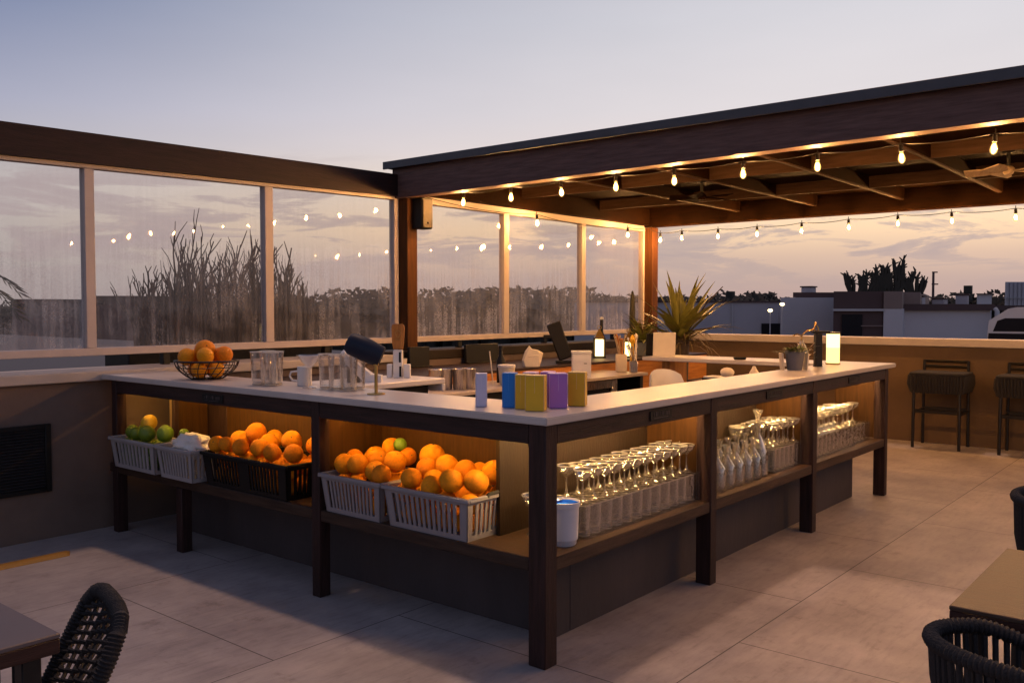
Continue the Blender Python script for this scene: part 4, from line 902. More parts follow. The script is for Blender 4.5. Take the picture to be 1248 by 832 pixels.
# utensil holders
def holder(x,y,w,h,label,mat,items):
    t=thing('utensil_holder',(x,y,ZW),label,'holder','utensil holders behind the bar')
    link('cup',MB().box(-w,w,-w,w,0,h,.006,rz).mesh('cup',mat),t)
    rs=random.Random(int(x*100))
    for m_,n__,hh,r in items:
        for i in range(n__):
            a=rz@Vector((rs.uniform(-w*.7,w*.7),rs.uniform(-w*.6,w*.6),h)); d=rz@Vector((rs.uniform(-.06,.06),rs.uniform(-.04,.04),hh*rs.uniform(.85,1.1)))
            link('utensil',MB().tube([a,a+d],r,7).sphere(a+d,r*1.9,1,(1,1,1.8)).mesh('utensil',m_),t)
holder(8.05,5.13,.055,.185,'cream holder full of timber sticks behind the bar',M['cream'],[(M['fan'],10,.19,.005),(M['orangewoodz'],4,.18,.006)])
holder(8.05,4.98,.04,.12,'dark holder of steel cutlery and a yellow spatula',M['steel'],[(M['steel'],6,.15,.005),(M['lemon'],1,.22,.018),(M['cream'],1,.26,.012),(M['white'],2,.25,.006)])
# chair shell
t=thing('shell_chair',(7.05,3.88,0),'white moulded shell chair behind the bar','chair')
mb=MB(); nx_,ny_=9,8; vs=[];rzc=Matrix.Rotation(yaw+PI+.5,4,'Z')
for off in (0,.012):
    for i in range(nx_):
        for j in range(ny_):
            u=i/(nx_-1)*2-1; v=j/(ny_-1); w=.21*(1-.18*max(0,v-.6)/.4)
            p=Vector((-.16-.10*v+ .07*(1-abs(u)**2)*-1+.05+off,u*w,.68+.36*v-.05*(abs(u)**3)*v)); vs.append(rzc@p)
k=nx_*ny_; fs=[]
for i in range(nx_-1):
    for j in range(ny_-1):
        a=i*ny_+j; fs.append((a,a+1,a+ny_+1,a+ny_)); fs.append((k+a,k+a+ny_,k+a+ny_+1,k+a+1))
for i in range(nx_-1):
    for j in (0,ny_-1): a=i*ny_+j; fs.append((a,a+ny_,k+a+ny_,k+a))
for j in range(ny_-1):
    for i in (0,nx_-1): a=i*ny_+j; fs.append((a,a+1,k+a+1,k+a))
link('backrest',mb.add(vs,fs).mesh('backrest',M['white'],1.2),t)
link('seat',MB().box(-.20,.20,-.20,.20,.66,.69,.012,rzc).mesh('seat',M['white']),t)
for a in (-1,1):
    for b in (-1,1): link('leg',MB().tube([rzc@Vector((a*.15,b*.15,.66)),rzc@Vector((a*.21,b*.21,0))],.012,8).mesh('leg',M['blackmetal']),t)
# prep cart under the back arm
t=thing('prep_cart',(7.30,3.40,0),'dark prep cart with chopping board tucked inside the back arm','cart')
P(MB().box(7.12,7.50,2.95,3.85,.93,.96,.004),'top',M['shelfy'],t)
for x in (7.15,7.47):
    for y in (2.99,3.81): P(MB().box(x-.02,x+.02,y-.02,y+.02,0,.929,.003),'leg',M['blackmetal'],t)
t=thing('serving_board',(7.25,3.55,.96),'dark serving board with a pale rim on the prep cart','board')
link('board',MB().box(-.10,.10,-.17,.17,0.001,.02,.004).mesh('board',M['black']),t); link('liner',MB().box(-.09,.09,-.16,.16,.0205,.035,.004).mesh('liner',M['white']),t)
tag(blob((7.24,3.52,1.03),(.06,.06,.045),6,.1,3).obj('bread_roll',M['cream'],smooth=1.2),'pale bread roll on the dark serving board','bread')
t=thing('squeeze_bottle',(7.26,3.28,.9605),'short cream squeeze bottle standing beside the serving board','bottle')
link('body',MB().lathe([(0,0),(.04,0),(.042,.01),(.04,.08),(.022,.11),(.012,.135),(0,.137)],seg=18).mesh('body',M['cream']),t)
t=thing('wooden_spoon',(7.24,3.10,1.0),'timber spoon lying across a block beside the squeeze bottle','spoon')
link('handle',MB().tube([(-.06,.10,-.012),(.06,-.13,.055)],.008,8).mesh('handle',M['fan']),t); link('bowl',MB().sphere((.068,-.145,.06),.022,2,(1,1.4,.5)).mesh('bowl',M['fan']),t)
tag(MB().box(7.16,7.40,2.98,3.20,.9605,.985,.003).obj('chopping_block',M['orangewood']),'small chopping block under the timber spoon','board')

# ------------------------------------------------------------------ plants
def strap(mb,base,az,tilt,ln,wd,droop,n=7,fold=.25):
    d=Vector((math.cos(az),math.sin(az),0)); sd_=Vector((-math.sin(az),math.cos(az),0)); p=Vector(base); th=tilt; L=[];C=[];Rr=[]
    for i in range(n):
        u=i/(n-1); w=wd*(.55+.75*u if u<.45 else (1-u)/.55*.89+.0)*1.
        w=max(w,.0015); upn=Vector((-math.cos(az)*math.sin(th),-math.sin(az)*math.sin(th),math.cos(th)))
        L.append(p+sd_*w+upn*w*fold); C.append(p.copy()); Rr.append(p-sd_*w+upn*w*fold)
        p=p+(d*math.cos(th)+Vector((0,0,1))*math.sin(th))*(ln/(n-1)); th-=droop/(n-1)*(.4+1.2*u)
    o=len(mb.v); mb.v+=[tuple(x) for t3 in zip(L,C,Rr) for x in t3]
    for i in range(n-1):
        a=o+i*3; mb.f+=[(a,a+1,a+4,a+3),(a+1,a+2,a+5,a+4)]
rs=random.Random(5)
t=thing('yucca',(9.5,5.22,0),'large yucca with long strap leaves behind the back arm of the bar','plant')
mb=MB()
for i in range(40):
    strap(mb,(rs.uniform(-.06,.06),rs.uniform(-.06,.06),1.18+rs.uniform(0,.1)),rs.uniform(0,2*PI),R(rs.uniform(18,86)),rs.uniform(.55,.9),rs.uniform(.045,.075),rs.uniform(.1,.8))
link('foliage',mb.mesh('foliage',M['agave'],.5),t)
mb=MB()
for i in range(60):
    strap(mb,(rs.uniform(-.05,.05),rs.uniform(-.05,.05),1.16),rs.uniform(0,2*PI),R(rs.uniform(0,40)),rs.uniform(.45,.75),rs.uniform(.012,.022),rs.uniform(1.6,2.4))
link('dry_skirt',mb.mesh('dry_skirt',M['agavedry'],.5),t)
link('trunk',MB().tube([(0,0,.3),(.01,0,.8),(0,0,1.22)],[.09,.085,.10],12).mesh('trunk',M['bark']),t)
link('flower_stalk',MB().tube([(0,0,1.2),(.22,-.22,1.65),(.36,-.36,1.85)],[.012,.009,.005],6).mesh('flower_stalk',M['bark']),t)
link('pot',MB().lathe([(0,0),(.20,0),(.27,.38),(.28,.40),(.25,.40),(.24,.34),(0,.34)],seg=28).mesh('pot',M['potgrey']),t)
t=thing('cactus',(9.75,6.05,ZS),'tall dark column cactus in a low pot beside the rear post','cactus')
link('column',MB().lathe([(.032,.12),(.036,.3),(.034,.55),(.026,.72),(.012,.79),(0,.8)],seg=20,rib=.12,nrib=8).mesh('column',M['cactus']),t)
link('pot',MB().lathe([(0,0),(.09,0),(.11,.13),(.10,.13),(.09,.12),(0,.12)],seg=20).mesh('pot',M['potgrey']),t)
t=thing('broad_leaf_plant',(9.55,5.78,ZS),'bushy plant with broad olive leaves in front of the cactus','plant')
mb=MB()
for i in range(34): strap(mb,(0,0,.16),rs.uniform(0,2*PI),R(rs.uniform(10,75)),rs.uniform(.22,.42),rs.uniform(.04,.075),rs.uniform(.4,1.5),6,.3)
link('foliage',mb.mesh('foliage',M['agave'],.5),t)
mb=MB()
for i in range(16): strap(mb,(.1,.06,.16),rs.uniform(0,2*PI),R(rs.uniform(30,80)),rs.uniform(.3,.5),rs.uniform(.015,.035),rs.uniform(.3,1.3),6,.3)
link('dry_leaf',mb.mesh('dry_leaf',M['agavedry'],.5),t)
link('pot',MB().lathe([(0,0),(.10,0),(.13,.16),(.12,.16),(.11,.14),(0,.14)],seg=20).mesh('pot',M['potgrey']),t)
# trough with dry shrubs just outside the windows
tag(MB().box(3.62,5.72,7.02,7.42,-.02,1.25,.01).obj('planter_trough',M['black']),'long black planter trough outside the misted windows','planter')
def branchy(mb,p,d,ln,r,depth,rs):
    q=p+d*ln; mid=p.lerp(q,.5)+Vector((rs.uniform(-.02,.02),rs.uniform(-.02,.02),0)); mb.tube([p,mid,q],[r,r*.8,r*.5],5)
    if depth:
        for k in range(rs.randint(2,3)):
            u=rs.uniform(.35,.95); dd=(d+Vector((rs.uniform(-.55,.55),rs.uniform(-.4,.4),rs.uniform(0,.5)))).normalized(); branchy(mb,p.lerp(q,u),dd,ln*rs.uniform(.35,.65),r*.6,depth-1,rs)
rs=random.Random(21)
for i,(x,y,hh,l) in enumerate(((3.95,7.2,.60,'low dry shrub with spreading twigs at the trough end'),(4.20,7.15,.88,'dense dry shrub with upright dark spears'),(4.42,7.22,1.0,'tallest dry shrub in the trough, curved tips'),(4.66,7.16,.82,'thin dry shrub in the middle of the trough'),(4.92,7.22,.88,'forked dry shrub against the second mullion'),(5.18,7.18,.90,'dry shrub showing behind the second mullion'),(5.45,7.2,.62,'short dry shrub at the trough end near the post'))):
    t=thing('dry_shrub',(x,y,1.25),l,'shrub','dry shrubs in the trough')
    mb=MB()
    for k in range(17):
        lean=.5 if i==0 else .15
        d=Vector((rs.uniform(-lean,lean) - (.15 if i==0 else 0),rs.uniform(-.15,.15),1)).normalized(); branchy(mb,Vector((rs.uniform(-.14,.14),rs.uniform(-.1,.1),0)),d,hh*rs.uniform(.45,1.)*.8,rs.uniform(.010,.021),2,rs)
    link('stems',mb.mesh('stems',M['reed'],0),t)
    mb=MB()
    for k in range(26): strap(mb,(rs.uniform(-.15,.15),rs.uniform(-.1,.1),0),rs.uniform(0,2*PI),R(rs.uniform(64,89)),hh*rs.uniform(.5,1.05),rs.uniform(.010,.022),rs.uniform(-.1,.45),6)
    link('blades',mb.mesh('blades',M['reed'],0),t)
# palm at the far left outside
t=thing('palm_tree',(2.75,9.2,0),'small palm outside the leftmost window, fronds reaching in','palm')
mb=MB()
for k in range(16):
    az=rs.uniform(0,2*PI); pz=[Vector((0,0,1.72))]; th=R(rs.uniform(10,60))
    for i in range(9): pz.append(pz[-1]+(Vector((math.cos(az),math.sin(az),0))*math.cos(th)+Vector((0,0,math.sin(th))))*.125); th-=R(13)
    mb.tube(pz,[.012*(1-i/11) for i in range(10)],5)
    sd_=Vector((-math.sin(az),math.cos(az),0))
    for i in range(1,10):
        for s in (-1,1):
            for hlf in (0,.5):
                a=pz[i-1].lerp(pz[i],hlf); b=a+sd_*s*.17*math.sin(.5+i/10*2.2)+Vector((math.cos(az),math.sin(az),-.75))*.11; mb.add([a,a.lerp(b,.5)+Vector((0,0,.012)),b,a.lerp(b,.5)-Vector((0,0,.012))],[(0,1,2,3)])
link('fronds',mb.mesh('fronds',M['palm'],0),t)
link('trunk',MB().tube([(0,0,0),(.05,0,.9),(0,0,1.75)],[.11,.08,.07],10).mesh('trunk',M['bark']),t)

# ------------------------------------------------------------------ furniture
def stool(x,y,label):
    t=thing('bar_stool',(x,y,0),label,'bar stool','dark bar stools along the parapet')
    w,d=.26,.21
    for a in (-1,1):
        for b in (-1,1):
            hgt=.985 if a>0 else .80
            link('leg',MB().tube([(a*(d-.005),b*(w-.015),0),(a*(d-.01),b*(w-.02),.72),(a*d if a>0 else a*(d-.03),b*(w-.025),hgt)],.018,8).mesh('leg',M['blackmetal']),t)
    link('seat',MB().box(-d-.02,d+.01,-w-.03,w+.03,.825,.865,.018).mesh('seat',M['rope']),t)
    mb=MB()
    for a in (-1,1):
        for i in range(17):
            yy=-w+2*w*i/16; mb.tube([(a*(d+.006),yy,.83),(a*(d+.018),yy,.74),(a*(d-.004),yy*.97,.63)],.0165,6)
        for i in range(11):
            xx=-d+2*d*i/10; mb.tube([(xx,a*(w+.024),.83),(xx,a*(w+.034),.73),(xx*.95,a*(w+.004),.64)],.02,6)
    link('rope_apron',mb.mesh('rope_apron',M['rope']),t)
    for z in (.975,.915): link('back_rail',MB().tube([(d,-w+.02,z),(d+.015,0,z),(d,w-.02,z)],.016,8).mesh('back_rail',M['blackmetal']),t)
    for a in (-1,1):
        link('stretcher',MB().box(a*(d-.01)-.012,a*(d-.01)+.012,-w+.03,w-.03,.40,.44,.003).mesh('stretcher',M['blackmetal']),t)
        link('stretcher',MB().box(-d+.03,d-.03,a*(w-.02)-.012,a*(w-.02)+.012,.39,.42,.003).mesh('stretcher',M['blackmetal']),t)
stool(11.03,2.71,'dark rope bar stool against the parapet, nearer the bar end')
stool(11.03,1.82,'dark rope bar stool at the right edge of the photo')
def table(name,x0,x1,y0,y1,zt,th,mt,me,label):
    t=thing(name,((x0+x1)/2,(y0+y1)/2,0),label,'table')
    P(MB().box(x0,x1,y0,y1,zt-.014,zt,.003),'tabletop',mt,t); P(MB().box(x0+.001,x1-.001,y0+.001,y1-.001,zt-th,zt-.0142,.003),'edge_band',me,t)
    for x in (x0+.06,x1-.06):
        for y in (y0+.06,y1-.06): P(MB().box(x-.025,x+.025,y-.025,y+.025,0,zt-th-.001,.003),'leg',M['blackmetal'],t)
table('dining_table',.25,1.052,2.425,3.15,.735,.055,M['tablel'],M['tableedge'],'dark slate topped table at the lower left corner')
table('dining_table',2.795,3.60,-.25,.655,.735,.05,M['tabler'],M['tableedge'],'timber topped table at the lower right edge')
# woven armchair (left): faces -x, leaning back
def woven_bumps(path,r,amp,pitch):
    P_=[Vector(p) for p in path]; out=[];rr=[]
    for a,b in zip(P_,P_[1:]):
        n=max(2,int((b-a).length/pitch*4))
        for i in range(n): out.append(a.lerp(b,i/n))
    out.append(P_[-1])
    return out,[r+amp*math.sin(i*PI/2) for i in range(len(out))]
def arc_path(pts,n=40):
    return pts
t=thing('rope_armchair',(1.0,2.5,0),'black woven rope armchair pulled up to the slate table','chair')
bx=lambda z:1.155+.17*(z-.45)/.35+.0
mb=MB()
# frame outline of back: rounded rectangle in the leaning plane
outl=[]
for (y,z) in ((2.27,.44),(2.26,.60),(2.265,.70),(2.29,.765),(2.34,.80),(2.42,.812),(2.52,.815),(2.62,.812),(2.69,.795),(2.735,.75),(2.75,.66),(2.745,.44)): outl.append((bx(z),y,z))
pth,rr=woven_bumps(outl,.026,.0028,.013); mb.tube(pth,rr,10)
P(mb,'back_frame',M['rope'],t)
mb=MB()
for i in range(23):
    z=.455+i*.0152; y0,y1=2.285,2.73
    if z>.74: y0+=.03; y1-=.03
    mb.tube([(bx(z)+.012*math.cos(k*PI+i*PI)+.02*math.sin(k/8*PI),y0+(y1-y0)*k/8,z+.003*math.sin(k*2)) for k in range(9)],.0062,6)
for k in range(5):
    y=2.33+k*.085; mb.tube([(bx(.45)+.02,y,.45),(bx(.79)+.02,y,.79)],.008,6)
P(mb,'back_weave',M['rope'],t)
for y in (2.245,2.765):
    pth,rr=woven_bumps([(bx(.60)+.0,y,.60),(1.0,y,.595),(.78,y,.585),(.66,y,.56),(.63,y,.50),(.635,y,.43)],.023,.0028,.013); P(MB().tube(pth,rr,10),'arm',M['rope'],t)
    mb=MB()
    for i in range(9): x=.72+i*.05; mb.tube([(x,y,.58),(x,y,.44)],.008,6)
    P(mb,'arm_weave',M['rope'],t)
P(MB().box(.62,1.16,2.26,2.74,.36,.44,.025),'seat',M['rope'],t)
for x in (.66,1.12):
    for y in (2.29,2.71): P(MB().tube([(x,y,.37),(x+(.03 if x>1 else -.02),y,0)],.018,8),'leg',M['blackmetal'],t)
t.location=(1.005,2.71,-.0); t.rotation_euler=(0,0,R(-15)); t.scale=(.90,.90,.885)
# barrel chairs
def barrel(cx,cy,rx,ry,zr,face,label):
    t=thing('rope_tub_chair',(cx,cy,0),label,'chair','rope tub chairs at the timber table')
    a0,a1=face+R(48),face+2*PI-R(48); n=44
    rimp=[]; 
    for i in range(n+1):
        a=a0+(a1-a0)*i/n; e=abs(i/n*2-1); z=zr-.13*max(0,(e-.55)/.45)**1.6
        rimp.append((rx*math.cos(a),ry*math.sin(a),z))
    pth,rr=woven_bumps(rimp,.020,.0028,.013); link('rim',MB().tube(pth,rr,10).mesh('rim',M['rope']),t)
    mb=MB()
    for i in range(n+1):
        p=rimp[i]; mb.tube([p,(p[0]*.98,p[1]*.98,.62),(p[0]*.86,p[1]*.86,.44)],.0085,6)
    link('ropes',mb.mesh('ropes',M['rope']),t)
    link('seat',MB().lathe([(0,.36),(.88,.36),(.92,.40),(.88,.45),(0,.46)],seg=36,M=Matrix.Diagonal((rx,ry,1,1))).mesh('seat',M['rope']),t)
    for k in range(4):
        a=face+PI/4+k*PI/2; link('leg',MB().tube([(rx*.75*math.cos(a),ry*.75*math.sin(a),.37),(rx*.92*math.cos(a),ry*.92*math.sin(a),0)],.016,8).mesh('leg',M['blackmetal']),t)
barrel(2.58,.345,.19,.30,.72,R(-60),'dark rope tub chair at the lower right corner, in front of the timber table')
barrel(4.42,.50,.28,.27,.785,R(-80),'dark rope tub chair at the right edge beyond the timber table')

# ------------------------------------------------------------------ the street beyond
def fbox(lat0,lat1,d0,d1,z0,z1):
    p=[FR(lat0,d0,z0),FR(lat1,d0,z0),FR(lat1,d1,z0),FR(lat0,d1,z0)]; q=[v+Vector((0,0,z1-z0)) for v in p]
    return MB().hexa(p+q)
D=38.; sx=lambda u,d=D:(u-624)/1090.7*d; sz=lambda v,d=D:1.6+(374.6-v)/1090.7*d
def ft(name,u,d,label,cat,group=None): return thing(name,FR(sx(u,d),d,-7),label,cat,group)
def fp(t,u0,u1,v0,v1,d0,d1,name,mat,z0=None):
    za,zb=(sz(v1,d0) if z0 is None else z0),sz(v0,d0)
    q=[FR(sx(u0,d0),d0,za),FR(sx(u1,d0),d0,za),FR(sx(u1,d0)+(d1-d0)*.5,d1,za),FR(sx(u0,d0)+(d1-d0)*.55,d1,za)]
    return P(MB().hexa(q+[v+Vector((0,0,zb-za)) for v in q]),name,mat,t,smooth=0)
t=ft('flat_building',880,44,'long grey flat roofed building beyond the parapet, left of the brown block','building')
fp(t,700,948,368.5,0,44,60,'wall',M['bgrey2'],-7); fp(t,698,949,366.8,368.4,43.9,60.1,'parapet',M['bbrown'])
fp(t,891.5,893.0,370,0,43.93,43.98,'downpipe',M['bwhite'],-6.9); fp(t,928,951,394,0,43.94,43.99,'door',M['bdark'],-6.9)
t=ft('grey_building',985,40,'pale grey building with a dark roof band beside the brown block','building')
fp(t,951,1016,362.5,0,40,56,'wall',M['bgrey'],-7); fp(t,966,1075,356.2,362.3,40.3,56.2,'roof_band',M['bbrown'])
t=ft('brown_building',1045,36,'dark brown clad block with a white band under the roof plants','building')
fp(t,1015.5,1076,355,0,36,52,'wall',M['bbrown'],-7); fp(t,1015,1078,376.2,379,35.85,35.98,'trim_band',M['bwhite']); fp(t,1076.5,1099,355,376,35.9,52,'tower_block',M['btan'])
fp(t,1076.6,1100,376.1,0,35.92,52,'side_wall',M['bgrey'],-7)
for a,b in ((1026,1051),): 
    w=fp(t,a,b,383,410,35.93,35.985,'window',M['bdark']); f=MB(); 
    P(fbox(sx(a),sx(b),35.88*1.0,35.92,sz(397.6,36),sz(396.3,36)),'window_bar',M['btan'],t,smooth=0)
t=ft('grey_building',1150,37,'pale grey building with a maroon parapet beside the parked van','building')
fp(t,1100.5,1207,378,0,37,55,'wall',M['bgrey'],-7); fp(t,1096,1212,370.5,378,36.8,55.2,'parapet',M['bbrown']); fp(t,1206.8,1260,372,378,44,58,'rear_parapet',M['bbrown']); fp(t,1100.2,1121,356,370.4,37.2,48,'roof_block',M['btan'])
P(MB().tube([FR(sx(1207.5,37),36.7,sz(376,37)),FR(sx(1208.5,37),36.6,sz(379,37)),FR(sx(1208.5,37),36.6,-7)],.09,8),'downpipe',M['bwhite'],t)
P(MB().tube([FR(sx(1122.5,37),40,sz(371,37)),FR(sx(1122.5,37),40,sz(357,37))],.1,8),'roof_vent',M['bwhite'],t)
t=ft('rooftop_unit',1200,60,'pale rooftop service unit behind the maroon parapet','rooftop unit')
fp(t,1190,1208,358.6,0,60,66,'body',M['bgrey'],-7); fp(t,1189,1211,357.5,358.5,59.8,66.2,'lid',M['bbrown'])
t=ft('ribbed_building',1240,90,'grey ribbed metal building standing high at the right edge','building')
fp(t,1224,1300,343.5,0,90,120,'wall',M['bgrey'],-7)
mb=MB()
for i in range(12): mb.v+=[]; b_=fbox(sx(1224+i*5,90),sx(1225.5+i*5,90),89.8,89.98,-7,sz(344,90)); mb.add(b_.v,b_.f)
P(mb,'ribs',M['bgrey2'],t,smooth=0)
fp(t,1223,1301,362.2,363,89.6,89.75,'rail',M['bwhite'])
for u,d,hh,w_,l in ((1118,39,.34,.5,'small square vent box on the roof beside the brown block'),(1145,41,.26,.7,'low flat vent box on the roof before the utility pole'),(1172,40,.42,.25,'narrow upright vent on the roof near the parked van'),(985,43,.30,.6,'small vent box on the dark banded roof')):
    zr=sz(370.5,37) if u>1000 else sz(356.2,40.3); t=thing('roof_vent',FR(sx(u,d),d,zr-.02),l,'roof vent','vents on the far roofs')
    link('box',MB().box(-w_/2,w_/2,-.25,.25,0,hh,.02).mesh('box',M['bgrey2']),t); link('cap',MB().box(-w_/2-.05,w_/2+.05,-.3,.3,hh+.001,hh+.06,.01).mesh('cap',M['bbrown']),t)
# rooftop plants on the brown block
def rcactus(u,vtop,seed,label):
    d=38.; base=FR(sx(u,d),d,sz(356.5,36)-.02); t=thing('rooftop_plant',base,label,'plant','spiky plants on the brown block roof'); rs2=random.Random(seed); mb=MB(); H_=sz(vtop,d)-base.z
    for k in range(9):
        lat=rs2.uniform(-.55,.55); hh=H_*rs2.uniform(.45,1.); p=Vector((0,0,0))+RH*lat*.5; q=p+RH*(lat*.7)*rs2.uniform(.4,1.2)+Vector((0,0,hh)); m_=p.lerp(q,.55)+RH*rs2.uniform(-.06,.06)
        mb.tube([p,m_,q-(q-p)*.06,q],[.07,.085,.075,.02],6)
        for i in range(7):
            u_=rs2.uniform(.4,1.); c=p.lerp(q,u_); dd=(RH*rs2.uniform(-1,1)+Vector((0,0,rs2.uniform(.3,1.)))).normalized(); mb.tube([c,c+dd*rs2.uniform(.12,.28)],[.05,.02],5)
    link('stems',mb.mesh('stems',M['treefar'],0),t)
for u,vt,sd,l in ((1042,330,1,'low spiky plant at the left end of the brown roof'),(1055,334,2,'second low spiky plant on the brown roof'),(1070,322,3,'upright spiky plant in the middle of the brown roof'),(1083,330,4,'short spiky plant beside the tallest one'),(1095,315,5,'tallest spiky plant on the brown roof with seed heads'),(1115,336,6,'leaning spiky plant at the right end of the roof')): rcactus(u,vt,sd,l)
# lit street lamps and a utility pole
for u,v,d,l in ((938.5,376.5,33,'lower lit street lamp before the long grey building'),(953,369,33.5,'higher lit street lamp beside the pale grey building')):
    p=FR(sx(u,d),d,-7); t=thing('street_lamp',p,l,'street lamp','lit street lamps'); z=sz(v,d)+7
    link('pole',MB().tube([(0,0,0),(0,0,z)],[.04,.02],8).mesh('pole',M['bgrey2']),t); link('lamp_head',MB().lathe([(0,z-.11),(.07,z-.09),(.09,z-.03),(.04,z+.0),(0,z+.001)],seg=14).mesh('lamp_head',M['streetglow']),t)
d=70; p=FR(sx(1136.5,d),d,-7); t=thing('utility_pole',p,'tall utility pole with two crossarms on the skyline','pole'); z=sz(331,d)+7
link('pole',MB().tube([(0,0,0),(0,0,z)],[.14,.09],8).mesh('pole',M['bbrown']),t)
for zz,w in ((z-.05,.32),(z-.98,.38)): link('crossarm',MB().tube([RH*-w*.3+Vector((0,0,zz)),RH*w+Vector((0,0,zz))],.05,6).mesh('crossarm',M['bbrown']),t)
d=120; t=thing('sign_tower',FR(sx(890,d),d,-7),'dark box topped tower rising from the far trees','tower'); z=sz(355,d)+7
link('mast',MB().tube([(0,0,0),(0,0,z-1.6)],.35,8).mesh('mast',M['treefar']),t); link('box',MB().box(-.45,.45,-.45,.45,z-1.6,z,.02).mesh('box',M['treefar']),t)
d=110; t=thing('water_tower',FR(sx(1179,d),d,-7),'square dark tower above the trees right of the utility pole','tower'); z=sz(348,d)+7
link('mast',MB().box(-.35,.35,-.35,.35,0,z-1.,.02).mesh('mast',M['treefar']),t); link('box',MB().box(-.42,.42,-.42,.42,z-1.,z,.02).mesh('box',M['treefar']),t)
# parked van on the deck beyond the parapet
dk=24.; p=FR(sx(1258,dk),dk,-.55); t=thing('parked_van',p,'pale blue van with dark glass parked beyond the parapet','van'); t.rotation_euler=(0,0,yaw-PI/2-R(30))
def vbox(pts,w): # side profile extruded
    n=len(pts); vs=[(x,-w,z) for x,z in pts]+[(x,w,z) for x,z in pts]; return MB().add(vs,[tuple(range(n)),tuple(range(2*n-1,n-1,-1))]+[((i+1)%n,i,n+i,n+(i+1)%n) for i in range(n)])
body=[(-1.55,.35),(-1.55,1.0),(-1.40,1.05),(-1.05,1.12),(-1.0,1.80),(-.55,2.12),(-.35,2.16),(2.6,2.16),(2.7,2.05),(2.7,.35)]
link('body',vbox(body,.9).mesh('body',M['vanpaint'],.5),t)
link('side_window',vbox([(-.90,1.52),(-.80,1.80),(-.62,1.87),(.6,1.87),(.6,1.52)],.907).mesh('side_window',M['bdark'],0),t)
link('lower_panel',vbox([(-1.56,.42),(-1.56,1.0),(-1.02,1.20),(-1.0,1.47),(2.71,1.47),(2.71,.42)],.912).mesh('lower_panel',M['bdark'],0),t)
for x in (-.95,1.9):
    for s in (-1,1):
        w=link('wheel',MB().lathe([(0,-.11),(.36,-.11),(.38,-.08),(.38,.08),(.36,.11),(0,.11)],(0,0,0),24,Matrix.Rotation(PI/2,4,'X')).mesh('wheel',M['black']),t); w.location=(x,s*.85,.38)
link('roof_light',MB().box(-.12,.12,-.3,.3,2.165,2.26,.02).mesh('roof_light',M['orangewood']),t)
pk=ft('parking_deck',1300,26,'dark parking deck beyond the parapet carrying the van','building'); P(fbox(sx(1150,24),sx(1500,24),19,34,-7,-.551),'deck',M['bbrown'],pk,smooth=0)
# neighbouring flat roof seen through the windows
t=thing('neighbour_building',(5,45,-7),'wide flat grey roof next door seen through the misted windows','building')
P(MB().box(-30,22,7.0,80,-7,-.02,0),'roof_mass',M['roofout'],t,smooth=0); P(MB().box(-30,22,80.1,80.6,-7,.12,0),'roof_upstand',M['btan'],t,smooth=0)
# far houses behind the left windows
for i,(u0,u1,vt,d,mt,l) in enumerate(((15,62,366,93,'btan','pale far house seen low in the leftmost window'),(64,100,369,96,'btan','squat far house in the leftmost window near the mullion'),(112,165,362,95,'bbrown','grey far building in the second window left of the shrubs'))):
    t=thing('far_house',FR(sx((u0+u1)/2,d),d,-7),l,'house','houses behind the misted windows'); fp(t,u0,u1,vt,0,d,d+9,'wall',M[mt],-7); fp(t,u0-1,u1+1,vt-1.6,vt,d-.3,d+9.3,'roof',M['bbrown']); fp(t,u0+8,u0+15,vt+4,vt+9,d-.12,d-.02,'window',M['bdark'])
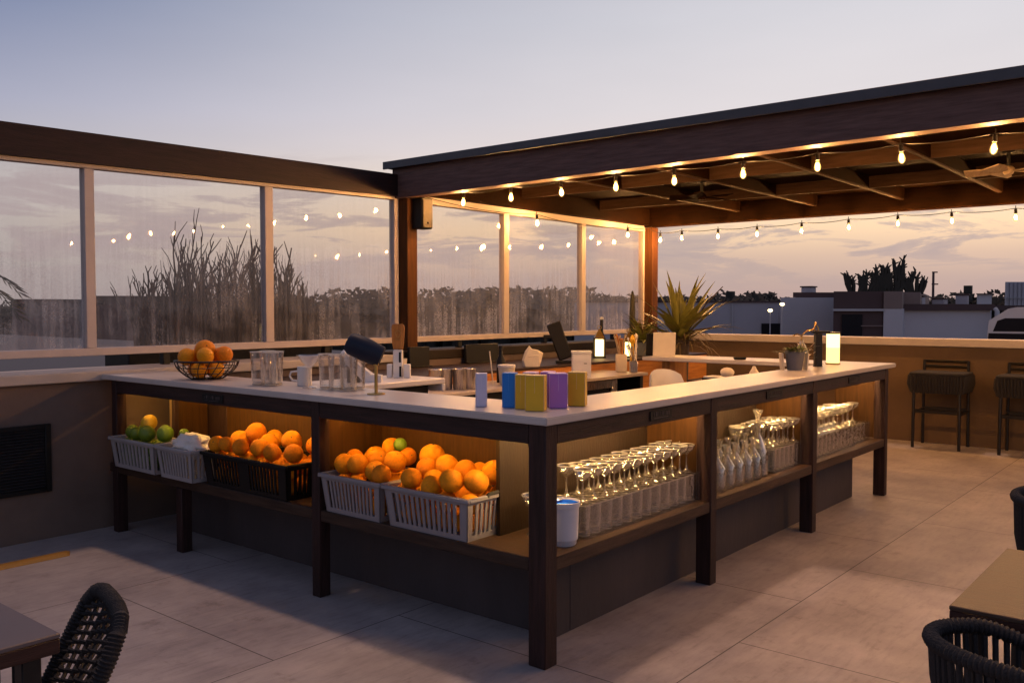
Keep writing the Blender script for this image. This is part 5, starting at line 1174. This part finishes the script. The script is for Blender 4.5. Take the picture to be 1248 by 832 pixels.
# treelines
def trees(name,label,segs,d0,d1,seed,dens=1.):
    rs2=random.Random(seed); mb=MB()
    for (u0,u1,v) in segs:
        n=int((u1-u0)*1.1*dens)
        for i in range(n):
            u=rs2.uniform(u0,u1); d=rs2.uniform(d0,d1); H_=sz(v,d)+rs2.uniform(-.9,.25)*d/60; x=sx(u,d); rr=rs2.uniform(.8,1.7)*d/90
            for k in range(26):
                a=rs2.uniform(0,2*PI); e=rs2.uniform(-1,1); q=FR(x,d,H_-rr)+Vector((math.cos(a)*rr*math.sqrt(1-e*e)*.9,math.sin(a)*rr*math.sqrt(1-e*e)*.9,e*rr)); s=rs2.uniform(.16,.40)*rr
                a1=Vector((rs2.uniform(-1,1),rs2.uniform(-1,1),rs2.uniform(-1,1))).normalized()*s; a2=a1.orthogonal().normalized()*s
                mb.add([q-a1,q-a2*.6,q+a1,q+a2*.6],[(0,1,2,3)])
            p=FR(x,d,0); mb.add([(p.x-rr*.9,p.y,-7),(p.x+rr*.9,p.y,-7),(p.x+rr*.75,p.y,H_-rr*1.0),(p.x-rr*.75,p.y,H_-rr*1.0)],[(0,1,2,3)]); mb.add([(p.x,p.y-rr*.9,-7),(p.x,p.y+rr*.9,-7),(p.x,p.y+rr*.75,H_-rr),(p.x,p.y-rr*.75,H_-rr)],[(0,1,2,3)])
    o=mb.obj(name,M['treefar'],smooth=0); tag(o,label,'trees',None,'stuff')
trees('far_treeline','dark far treeline along the skyline right of the pergola',[(770,960,364),(872,884,357),(905,925,360),(930,945,362),(1100,1230,366),(1160,1180,360),(1205,1216,354),(1140,1160,362)],105,135,1)
trees('window_treeline','dark belt of trees behind the misted windows',[(-40,120,371),(120,300,368),(300,400,362),(395,500,356),(505,720,354),(700,800,362)],108,128,2,1.1)

# ------------------------------------------------------------------ render
S.render.engine='CYCLES'; c=S.cycles
c.use_denoising=True
try: c.denoiser='OPENIMAGEDENOISE'
except Exception: pass
c.max_bounces=9; c.diffuse_bounces=3; c.glossy_bounces=4; c.transmission_bounces=4; c.transparent_max_bounces=28
c.caustics_reflective=False; c.caustics_refractive=False; c.sample_clamp_indirect=3.; c.sample_clamp_direct=0
S.view_settings.view_transform='Standard'; S.view_settings.look='None'; S.view_settings.gamma=1; S.view_settings.exposure=0; S.view_settings.use_curve_mapping=False
